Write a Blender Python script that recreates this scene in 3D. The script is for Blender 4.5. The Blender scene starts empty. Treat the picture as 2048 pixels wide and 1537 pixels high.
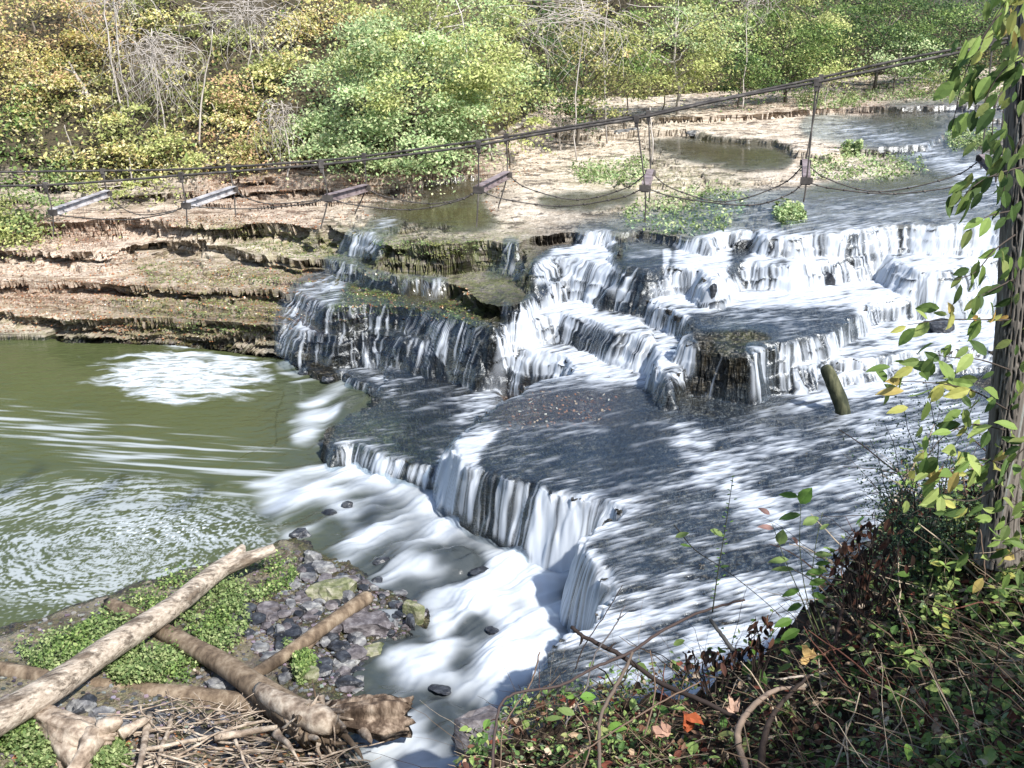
import bpy, math
import numpy as np
from math import radians, sin, cos, pi
rng = np.random.default_rng(7)

# ------------------------------------------------------------------ camera, sky, sun, exposure
sc = bpy.context.scene
CH = 12.0; FPX = 2196.0; PIT = radians(20)
cam_d = bpy.data.cameras.new('camera'); cam = bpy.data.objects.new('camera', cam_d)
sc.collection.objects.link(cam); sc.camera = cam
cam.location = (0, 0, CH); cam.rotation_euler = (radians(90) - PIT, 0, 0)
cam_d.sensor_width = 36; cam_d.lens = 36 * FPX / 2048; cam_d.clip_start = .1; cam_d.clip_end = 2000
SUN_EL = radians(46); SUN_AZ = radians(142)          # azimuth clockwise from +Y (view direction)
world = bpy.data.worlds.new('World'); sc.world = world; world.use_nodes = True
nt = world.node_tree; bg = nt.nodes['Background']
sky = nt.nodes.new('ShaderNodeTexSky'); sky.sky_type = 'NISHITA'; sky.sun_disc = False
sky.sun_elevation = SUN_EL; sky.sun_rotation = SUN_AZ
nt.links.new(sky.outputs[0], bg.inputs[0]); bg.inputs[1].default_value = .12
sd = bpy.data.lights.new('sun', 'SUN'); sd.energy = 4.4; sd.angle = radians(2); sd.color = (1, .97, .92)
sun = bpy.data.objects.new('sun', sd); sc.collection.objects.link(sun)
sv = np.array([sin(SUN_AZ) * cos(SUN_EL), cos(SUN_AZ) * cos(SUN_EL), sin(SUN_EL)])
sun.rotation_euler = (radians(90) - SUN_EL, 0, pi - SUN_AZ)
sc.view_settings.view_transform = 'Standard'; sc.view_settings.look = 'None'
sc.view_settings.exposure = 0.80; sc.view_settings.gamma = 1
sc.cycles.max_bounces = 6; sc.cycles.diffuse_bounces = 3; sc.cycles.glossy_bounces = 2
sc.cycles.transmission_bounces = 4; sc.cycles.transparent_max_bounces = 12
sc.cycles.caustics_reflective = False; sc.cycles.caustics_refractive = False

# ------------------------------------------------------------------ helpers
CP, SP = cos(PIT), sin(PIT)
def ray(px, py):
    dx = (px - 1024) / FPX; dy = (768.5 - py) / FPX
    return np.array([dx, CP + dy * SP, -SP + dy * CP])
def at(px, py, a, b=0., c=0.):
    "point seen at a photo position on the plane z = a + b x + c y"
    d = ray(px, py); t = (a - CH) / (d[2] - b * d[0] - c * d[1]); return np.array([d[0] * t, d[1] * t, CH + d[2] * t])
def atr(px, py, r):
    "point seen at a photo position, r metres of horizontal distance away"
    d = ray(px, py); t = r / d[1]; return np.array([d[0] * t, d[1] * t, CH + d[2] * t])
def proj(x, y, z):
    zz = z - CH; f = y * CP - zz * SP; u = y * SP + zz * CP
    f = np.maximum(f, .2); return 1024 + FPX * x / f, 768.5 - FPX * u / f

perm = np.random.default_rng(3).permutation(256); ga = np.random.default_rng(4).uniform(0, 2 * pi, 256)
GX, GY = np.cos(ga).astype(np.float32), np.sin(ga).astype(np.float32)
def pn(x, y, seed=0):
    x = np.asarray(x, np.float32) + seed * 17.13; y = np.asarray(y, np.float32) + seed * 9.71
    xi = np.floor(x); yi = np.floor(y); fx = x - xi; fy = y - yi; xi = xi.astype(np.int32); yi = yi.astype(np.int32)
    u = fx * fx * fx * (fx * (fx * 6 - 15) + 10); v = fy * fy * fy * (fy * (fy * 6 - 15) + 10)
    y0 = perm[yi & 255]; y1 = perm[(yi + 1) & 255]
    def g(ix, yy, ax, ay):
        h = perm[(ix + yy) & 255]; return GX[h] * ax + GY[h] * ay
    a = g(xi, y0, fx, fy); b = g(xi + 1, y0, fx - 1, fy); c = g(xi, y1, fx, fy - 1); d = g(xi + 1, y1, fx - 1, fy - 1)
    return (a + u * (b - a) + v * (c - a + u * (a - b - c + d))) * 1.4
def fbm(x, y, o=4, seed=0, g=.5):
    s = 0; a = 1.; t = 0
    for i in range(o):
        s = s + a * pn(x * 2 ** i, y * 2 ** i, seed + i * 3); t += a; a *= g
    return s / t
def ss(a, b, x):
    t = np.clip((x - a) / (b - a), 0, 1); return t * t * (3 - 2 * t)
def link(o, parent=None):
    sc.collection.objects.link(o)
    if parent is not None: o.parent = parent
    return o
def tag(o, label=None, cat=None, group=None, kind=None):
    for k, v in (('label', label), ('category', cat), ('group', group), ('kind', kind)):
        if v: o[k] = v
    return o
def empty(name, loc, label, cat, group=None):
    o = bpy.data.objects.new(name, None); link(o); o.location = loc; return tag(o, label, cat, group)
def mesh(name, V, F, mat, parent=None, attrs=None, smooth=True, cols=None):
    "V (n,3); F list of arrays (m,k) of equal-sized faces; parented meshes are given in world coordinates"
    V = np.asarray(V, np.float32)
    if parent is not None: V = V - np.array(parent.location, np.float32)
    if not isinstance(F, (list, tuple)): F = [F]
    F = [np.asarray(f, np.int32) for f in F if len(f)]
    me = bpy.data.meshes.new(name); me.vertices.add(len(V)); me.vertices.foreach_set('co', V.ravel())
    nl = sum(f.size for f in F); nf = sum(len(f) for f in F)
    me.loops.add(nl); me.loops.foreach_set('vertex_index', np.concatenate([f.ravel() for f in F]))
    me.polygons.add(nf); tot = np.concatenate([np.full(len(f), f.shape[1]) for f in F])
    me.polygons.foreach_set('loop_start', np.concatenate([[0], np.cumsum(tot)[:-1]]).astype(np.int32))
    me.polygons.foreach_set('loop_total', tot.astype(np.int32))
    me.polygons.foreach_set('use_smooth', np.full(nf, smooth))
    for k, a in (attrs or {}).items():
        at_ = me.attributes.new(k, 'FLOAT', 'POINT'); at_.data.foreach_set('value', np.asarray(a, np.float32).ravel())
    if cols is not None:
        ca = me.attributes.new('col', 'FLOAT_COLOR', 'POINT')
        c4 = np.ones((len(V), 4), np.float32); c4[:, :3] = cols; ca.data.foreach_set('color', c4.ravel())
    me.update(calc_edges=True)
    me.materials.append(mat); o = bpy.data.objects.new(name, me); return link(o, parent)
def gridfaces(nr, nc, keep=None):
    i = np.arange(nr * nc).reshape(nr, nc)
    f = np.stack([i[:-1, :-1], i[:-1, 1:], i[1:, 1:], i[1:, :-1]], -1).reshape(-1, 4)
    if keep is not None: f = f[keep.ravel()[f].any(1)]
    return f
def compact(V, F, attrs):
    u = np.unique(F); m = np.full(len(V), -1); m[u] = np.arange(len(u))
    return V[u], m[F], {k: a.ravel()[u] for k, a in attrs.items()}

# ------------------------------------------------------------------ node material helper
class NM:
    def __init__(s, name):
        s.m = bpy.data.materials.new(name); s.m.use_nodes = True; s.t = s.m.node_tree
        s.t.nodes.clear(); s.out = s.t.nodes.new('ShaderNodeOutputMaterial')
    def n(s, typ, ins=None, **kw):
        nd = s.t.nodes.new('ShaderNode' + typ)
        for k, v in kw.items(): setattr(nd, k, v)
        for k, v in (ins or {}).items():
            if isinstance(v, bpy.types.NodeSocket): s.t.links.new(v, nd.inputs[k])
            else: nd.inputs[k].default_value = v
        return nd
    def attr(s, name, out='Fac'): return s.n('Attribute', attribute_name=name).outputs[out]
    def math(s, op, a, b=0., c=0., clamp=False):
        return s.n('Math', {0: a, 1: b, 2: c}, operation=op, use_clamp=clamp).outputs[0]
    def ramp(s, f, pts, interp='LINEAR'):
        r = s.n('ValToRGB', {0: f}); e = r.color_ramp.elements; r.color_ramp.interpolation = interp
        while len(e) < len(pts): e.new(.5)
        for el, (p, c) in zip(e, pts):
            el.position = p; el.color = (*c, 1) if len(c) == 3 else c
        return r.outputs[0]
    def mix(s, f, a, b, bt='MIX'):
        nd = s.n('Mix', data_type='RGBA', blend_type=bt)
        for k, v in ((0, f), (6, a), (7, b)):
            if isinstance(v, bpy.types.NodeSocket): s.t.links.new(v, nd.inputs[k])
            elif k == 0: nd.inputs[0].default_value = v
            else: nd.inputs[k].default_value = (*v, 1)
        return nd.outputs[2]
    def noise(s, scale, detail=4, rough=.55, vec=None, dist=0.):
        ins = {'Scale': scale, 'Detail': detail, 'Roughness': rough, 'Distortion': dist}
        if vec is None: vec = s.geo()
        ins['Vector'] = vec; return s.n('TexNoise', ins).outputs[0]
    def geo(s): return s.n('NewGeometry').outputs['Position']
    def stretch(s, v, sx, sy, sz): return s.n('Mapping', {'Vector': v, 'Scale': (sx, sy, sz)}).outputs[0]
    def bump(s, h, st=.5, d=.05): return s.n('Bump', {'Height': h, 'Strength': st, 'Distance': d}).outputs[0]
    def done(s, sh): s.t.links.new(sh, s.out.inputs[0]); return s.m
def simple_mat(name, pts, scale=8., rough=.8, bump=.4, stretch=(1, 1, 1), spec=.3, bd=.02, detail=6):
    M = NM(name); tc = M.n('TexCoord').outputs['Object']
    v = M.stretch(tc, *stretch); f = M.noise(scale, detail, .6, v)
    c = M.ramp(f, pts); b = M.bump(f, bump, bd)
    return M.done(M.n('BsdfPrincipled', {'Base Color': c, 'Roughness': rough, 'Normal': b, 'Specular IOR Level': spec}).outputs[0])

# ------------------------------------------------------------------ maps drawn over the plan (photo positions carried onto the ground)
MX0, MY0, MS, MW, MHH = -400, -200, 4, 712, 490
def polyfill(poly, X, Y):
    ins = np.zeros(X.shape, bool); p = np.asarray(poly, float); q = np.roll(p, -1, 0)
    for (x1, y1), (x2, y2) in zip(p, q):
        if y1 == y2: continue
        c = ((y1 > Y) != (y2 > Y)) & (X < (x2 - x1) * (Y - y1) / (y2 - y1) + x1); ins ^= c
    return ins
gx_, gy_ = np.meshgrid(MX0 + MS * np.arange(MW), MY0 + MS * np.arange(MHH))
def blur(a, r):
    for _ in range(3):
        for ax in (0, 1):
            p = np.concatenate([np.repeat(np.take(a, [0], ax), r + 1, ax), a, np.repeat(np.take(a, [-1], ax), r, ax)], ax)
            c = np.cumsum(p, ax); n = a.shape[ax]
            a = (np.take(c, range(2 * r + 1, 2 * r + 1 + n), ax) - np.take(c, range(n), ax)) / (2 * r + 1)
    return a
def paint(items, base=0.):
    m = np.full(gx_.shape, base, float)
    for val, bl, pts in items:
        w = polyfill(pts, gx_, gy_).astype(float)
        if bl: w = blur(w, bl)
        m = m * (1 - w) + val * w
    return m.astype(np.float32)
def look(m, px, py):
    x = np.clip((px - MX0) / MS, 0, MW - 1.01); y = np.clip((py - MY0) / MS, 0, MHH - 1.01)
    xi = x.astype(int); yi = y.astype(int); fx = x - xi; fy = y - yi
    return (m[yi, xi] * (1 - fx) + m[yi, xi + 1] * fx) * (1 - fy) + (m[yi + 1, xi] * (1 - fx) + m[yi + 1, xi + 1] * fx) * fy

# ------------------------------------------------------------------ terraces of bedded rock
# name, plane (a, b, c), front edge in photo positions, run per metre of drop, extra closing points (world)
FAR = 110.
TER = []
def ter(name, a, b, lip, k=.2, c=0., start=None, end=None, rag=1., kw=None, v=None, ks=2.5, mx=9., over=.12, vx=99.):
    w = [at(px, py, a, b, c)[:2] for px, py in lip]
    s = start if start is not None else [(w[0][0], FAR)]
    e = end if end is not None else [(w[-1][0], FAR)]
    TER.append(dict(name=name, a=a, b=b, c=c, poly=np.array(list(s) + [tuple(p) for p in w] + list(e)), k=k, kw=kw or k + .28, rag=rag, v=v, ks=ks, mx=mx, over=over, vx=vx))
ter('shelf', .55, 0, [(775,765),(740,808),(690,832),(655,862),(640,888),(665,900),(700,893),(745,902),(800,920),(850,936),(895,945),(1000,950)], .25)
ter('apron', 1.6, .03, [(1140,748),(1080,765),(1010,800),(960,835),(930,860),(905,883),(905,905),(930,925),(975,945),(1010,955),(1060,970),(1085,980),(1140,995),(1190,1005),(1240,1022),(1235,1040),(1185,1065),(1165,1085),(1190,1120),(1225,1150),(1235,1185),(1200,1230),(1150,1270),(1090,1330),(1010,1430),(940,1530),(930,1750)], .12, start=[(1.6, FAR)], end=[(2.5,5),(40,5),(40,FAR)])
ter('steps_low', 1.6, .045, [(840,685),(900,692),(950,695),(1000,701),(1034,701),(1102,708),(1180,722),(1250,730),(1310,745)], .5)
ter('bank_low', 1.6, .045, [(-500,600),(-200,615),(0,622),(120,636),(239,636),(342,632),(444,636),(540,646),(575,650),(600,668),(640,668),(680,668),(760,664),(840,682),(900,690)], .3, over=1.1)
ter('bank_foot', .3, 0, [(-500,640),(-200,660),(0,667),(140,665),(280,668),(400,668),(500,676),(555,692),(575,712),(615,738),(650,750),(690,742),(695,757),(740,774),(790,783),(835,775),(900,765)], .15)
ter('bank_mid', 2.4, .045, [(-500,540),(-200,555),(0,561),(120,559),(273,567),(376,574),(470,577),(560,577),(590,585),(620,600),(650,612),(700,612),(740,606),(807,612),(842,619),(903,636),(978,653),(1010,642),(1048,639),(1113,626),(1164,639),(1239,667),(1301,680)], .38, v=.42, ks=1.5, mx=.85, over=1.5, vx=-7.)
ter('bench', 2.95, .03, [(-500,470),(-200,492),(0,499),(137,502),(205,499),(290,481),(359,477),(444,489),(512,506),(598,520),(654,517),(705,527),(739,541),(790,551),(825,558),(893,561),(927,570),(934,591),(992,605),(1047,607),(1064,598),(1081,578),(1120,573)], .16, v=.46, ks=5., mx=.6, over=1.6, vx=-6.2)
ter('middle', 3.1, 0, [(1096,575),(1116,561),(1161,561),(1212,567),(1267,591),(1297,602),(1342,619),(1380,640),(1369,656),(1362,680),(1393,690),(1431,694),(1455,704),(1496,707),(1533,694),(1581,690),(1608,684),(1649,673),(1670,655),(1697,640),(1731,632),(1724,612),(1760,602),(1820,598),(1900,590),(2200,590)], .12, end=[(40, FAR)], over=.16)
ter('block_ledge', 2.45, 0, [(1335,765),(1362,737),(1400,738),(1440,748),(1480,742),(1505,733),(1560,736),(1600,742),(1640,735),(1660,722),(1690,722),(1730,722),(1760,712),(1850,700),(2200,700)], .2, end=[(40, FAR)])
ter('side_ledge', 2.15, 0, [(1655,760),(1690,752),(1760,745),(1800,735),(2200,735)], .3, end=[(40, FAR)])
ter('steps_high', 3.65, 0, [(1060,536),(1068,530),(1113,514),(1205,528),(1240,545)], .5)
ter('boulders', 3.85, 0, [(1240,530),(1290,545),(1340,535),(1395,540),(1425,565),(1458,532),(1496,523),(1581,535),(1632,522),(1700,516),(1760,505),(1820,540),(1895,545),(1960,520),(2200,515)], .35, end=[(40, FAR)])
ter('river_bed', 3.95, .06, [(647,420),(650,444),(684,458),(719,468),(746,473),(760,484),(808,484),(859,487),(910,487),(955,477),(1006,484),(1033,487),(1047,479),(1060,468),(1139,461),(1164,464),(1219,466),(1246,468),(1284,455),(1321,461),(1352,468),(1393,479),(1420,482),(1427,472),(1458,465),(1506,465),(1526,475),(1581,477),(1632,468),(1697,466),(1792,452),(1881,451),(2011,448),(2250,445)], .28, end=[(45, FAR)], over=.7)
ter('bed_step', 4.35, .055, [(1080,232),(1120,262),(1200,263),(1361,257),(1425,271),(1495,276),(1549,279),(1581,290),(1603,302),(1662,308),(1690,292),(1750,296),(1850,292),(1900,262),(1960,240),(2300,225)], .1, end=[(50, FAR)], over=.25)
ter('far_step', 4.7, .055, [(1100,215),(1200,220),(1300,235),(1380,232),(1500,226),(1640,214),(1700,212),(1800,214),(2000,208),(2300,200)], .2, end=[(60, FAR)], over=.7)
ter('slab', 3.7, .03, [(-500,430),(-100,440),(0,446),(140,440),(250,432),(380,446),(512,441),(598,447),(640,458)], .12, over=1.35)
ter('slab2', 3.75, .02, [(-500,415),(0,425),(250,415),(400,405),(520,408),(640,402),(760,400),(860,385)], .2, over=1.3)
ter('slab3', 4.1, .02, [(-500,385),(0,400),(200,392),(400,382),(560,378),(700,372),(820,362),(960,350),(1010,335),(1050,300)], .25, v=.3, ks=4, mx=.4, over=1.3)
ter('slab4', 4.6, .02, [(-500,350),(0,365),(250,355),(450,352),(640,345),(800,338),(940,325),(1040,280),(1080,240)], .25, v=.3, ks=4, mx=.42, over=1.3)
ter('slab5', 5.0, .02, [(-500,320),(0,338),(300,332),(600,325),(820,318),(960,300),(1060,240),(1100,205),(1300,212),(1500,205),(1800,192),(2300,180)], .3, end=[(70, FAR)], v=.35, ks=4, mx=.45, over=1.3)

# signed distance to every terrace on a plan raster
RX0, RY0, RS = -56., 5., .14
RNX, RNY = 830, 640
rxs = (RX0 + RS * np.arange(RNX)).astype(np.float32); rys = (RY0 + RS * np.arange(RNY)).astype(np.float32)
RXg, RYg = np.meshgrid(rxs, rys)
for T in TER:
    p = T['poly'].astype(np.float32); q = np.roll(p, -1, 0); n = len(p)
    best = np.full(RXg.shape, 1e9, np.float32); S = np.zeros(RXg.shape, np.float32); cum = 0.
    for i in range(n - 1):
        (x1, y1), (x2, y2) = p[i], q[i]
        L = math.hypot(x2 - x1, y2 - y1) + 1e-6; ux, uy = (x2 - x1) / L, (y2 - y1) / L
        ax = RXg - x1; ay = RYg - y1; t = np.clip(ax * ux + ay * uy, 0, L)
        d = (ax - t * ux) ** 2 + (ay - t * uy) ** 2; m = d < best
        best[m] = d[m]; S[m] = cum + t[m]; cum += L
    ins = polyfill(p, RXg, RYg); d = np.sqrt(best); d[ins] *= -1
    T['sd'] = d; T['s'] = S
def rs(a, x, y):
    u = np.clip((x - RX0) / RS, 0, RNX - 1.01); v = np.clip((y - RY0) / RS, 0, RNY - 1.01)
    ui = u.astype(np.int32); vi = v.astype(np.int32); fu = u - ui; fv = v - vi
    return (a[vi, ui] * (1 - fu) + a[vi, ui + 1] * fu) * (1 - fv) + (a[vi + 1, ui] * (1 - fu) + a[vi + 1, ui + 1] * fu) * fv

BAR_PX = [(-600,1330),(-100,1290),(0,1262),(60,1240),(200,1195),(330,1150),(480,1112),(560,1080),(600,1070),(640,1105),(700,1120),(760,1175),(850,1215),(865,1250),(790,1290),(740,1340),(730,1400),(715,1450),(740,1560),(760,1900),(-900,1900)]
BAR = np.array([at(x, y, 0.)[:2] for x, y in BAR_PX], np.float32)
def sdpoly(poly, x, y):
    q = np.roll(poly, -1, 0); best = np.full(x.shape, 1e9, np.float32)
    for (x1, y1), (x2, y2) in zip(poly, q):
        L = math.hypot(x2 - x1, y2 - y1) + 1e-6; ux, uy = (x2 - x1) / L, (y2 - y1) / L
        ax = x - x1; ay = y - y1; t = np.clip(ax * ux + ay * uy, 0, L); best = np.minimum(best, (ax - t * ux) ** 2 + (ay - t * uy) ** 2)
    d = np.sqrt(best); return np.where(polyfill(poly, x, y), -d, d)
def bar_h(x, y):
    d = -sdpoly(BAR, x + .15 * pn(x * 1.5, y * 1.5, 31), y + .15 * pn(x * 1.5, y * 1.5, 33))
    h = np.where(d > 0, .02 + .30 * (1 - np.exp(-d / .9)) + .10 * np.maximum(d - 1.5, 0), d * .5)
    return np.maximum(h + .07 * fbm(x * 2, y * 2, 4, 12), -.9)
HBL = np.array([at(x, y, 5.0)[:2] for x, y in [(-700,300),(0,322),(300,318),(600,310),(820,302),(960,285),(1060,228),(1110,192),(1300,198),(1500,192),(1800,180),(2400,165)]])
def hill_h(x, y):
    yl = np.interp(x, HBL[:, 0], HBL[:, 1]); d = y - yl
    return np.where(d > 0, 4.9 + d * .55 + .5 * fbm(x * .4, y * .4, 3, 60), -5)
def rock(x, y, full=False):
    "height of the bedded rock, and the index of the terrace that wins"
    lf_ = ss(-5., -8., x) * ss(30, 33, y); w1 = fbm(x * .9, y * .9, 4, 1) * (1 - lf_) + lf_ * .9 * fbm(x * .45, y * .45, 3, 1, .4); w2 = fbm(x * .9, y * .9, 4, 5) * (1 - lf_) + lf_ * fbm(x * .45, y * .9, 3, 5, .4)
    blk = pn(x * 2.3, y * 2.3, 71) * (1 - .7 * lf_)
    wx = x + .38 * w1 + .10 * np.sign(blk) * np.minimum(abs(blk) * 4, 1); wy = y + .38 * w2 + .06 * pn(x * 6, y * 6, 8) * (1 - .8 * lf_)
    h = np.full(x.shape, -1.1, np.float32); idx = np.full(x.shape, -1, np.int8); U = np.zeros(x.shape, np.float32)
    for i, T in enumerate(TER):
        d = rs(T['sd'], wx, wy); z = T['a'] + T['b'] * x + T['c'] * y
        dp = np.maximum(d, 0); dr = dp / T['k']
        if T['v']:      # (west of vx) short vertical front, then a sloping tread, then steep again
            v = T['v'] * (.75 + .5 * pn(x * .35, y * .35, 80 + i)); d1 = v * T['k']
            dv = np.where(dp < d1, dr, v + (dp - d1) / T['ks']); dv = np.where(dv > T['mx'], T['mx'] + (dv - T['mx']) * T['ks'] * 8, dv); dr = np.where(x < T['vx'], dv, dr)
        z = z - dr
        m = z > h; h[m] = z[m]; idx[m] = i; U[m] = dr[m]
    h = np.maximum(h, bar_h(x, y)); hh = hill_h(x, y); h = np.maximum(h, hh)
    # bedding: quantise into thin layers with ragged fronts
    hs = h.copy()
    t = h - .045 * x + .10 * fbm(x * .35, y * .35, 3, 20) + .04 * pn(x * 2, y * 2, 22) + .012 * pn(x * 9, y * 9, 23)
    L = .17; q = t / L; fl = np.floor(q); fr = q - fl
    st = (fl + ss(.90, 1., fr)) * L - t
    amt = np.where(h < .5, .35, .95) * (h > -.4)
    bar = (bar_h(x, y) > -.2) & (h < 1.2)
    h = h + st * amt * np.where(bar | (hh > 0), .2, 1)
    t2 = h - .045 * x + .05 * fbm(x * .7, y * .7, 3, 26) + .012 * pn(x * 5, y * 5, 27); L2 = .052; q2 = t2 / L2; fr2 = q2 - np.floor(q2)
    h = h + ((np.floor(q2) + ss(.6, 1., fr2)) * L2 - t2) * amt * np.where(bar | (hh > 0), 0, .9)
    # crevice under each layer front
    crev = ss(.74, .84, fr) * (1 - ss(.90, .95, fr)) * amt
    h = h - .11 * crev * np.where(bar, 0, 1)
    ap = (idx == 0) | (idx == 1) | ((idx == 7) & (y < 31)) | (idx == 8); rg = np.abs(pn(x * 2.6, y * 3.4, 46)); rg2 = np.abs(pn(x * 7, y * 9, 47))
    h = h + ap * (.11 * (.35 - rg) + .07 * (.3 - rg2) * (pn(x * .8, y * .8, 48) > -.2))
    h = h + .025 * fbm(x * 7, y * 7, 3, 40) + .012 * pn(x * 22, y * 22, 44)
    return (h.astype(np.float32), idx, U, wx, wy, hs) if full else (h.astype(np.float32), idx)
def rock_z(x, y):
    x = np.atleast_1d(np.asarray(x, np.float32)); y = np.atleast_1d(np.asarray(y, np.float32)); return rock(x, y)[0]
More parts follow.
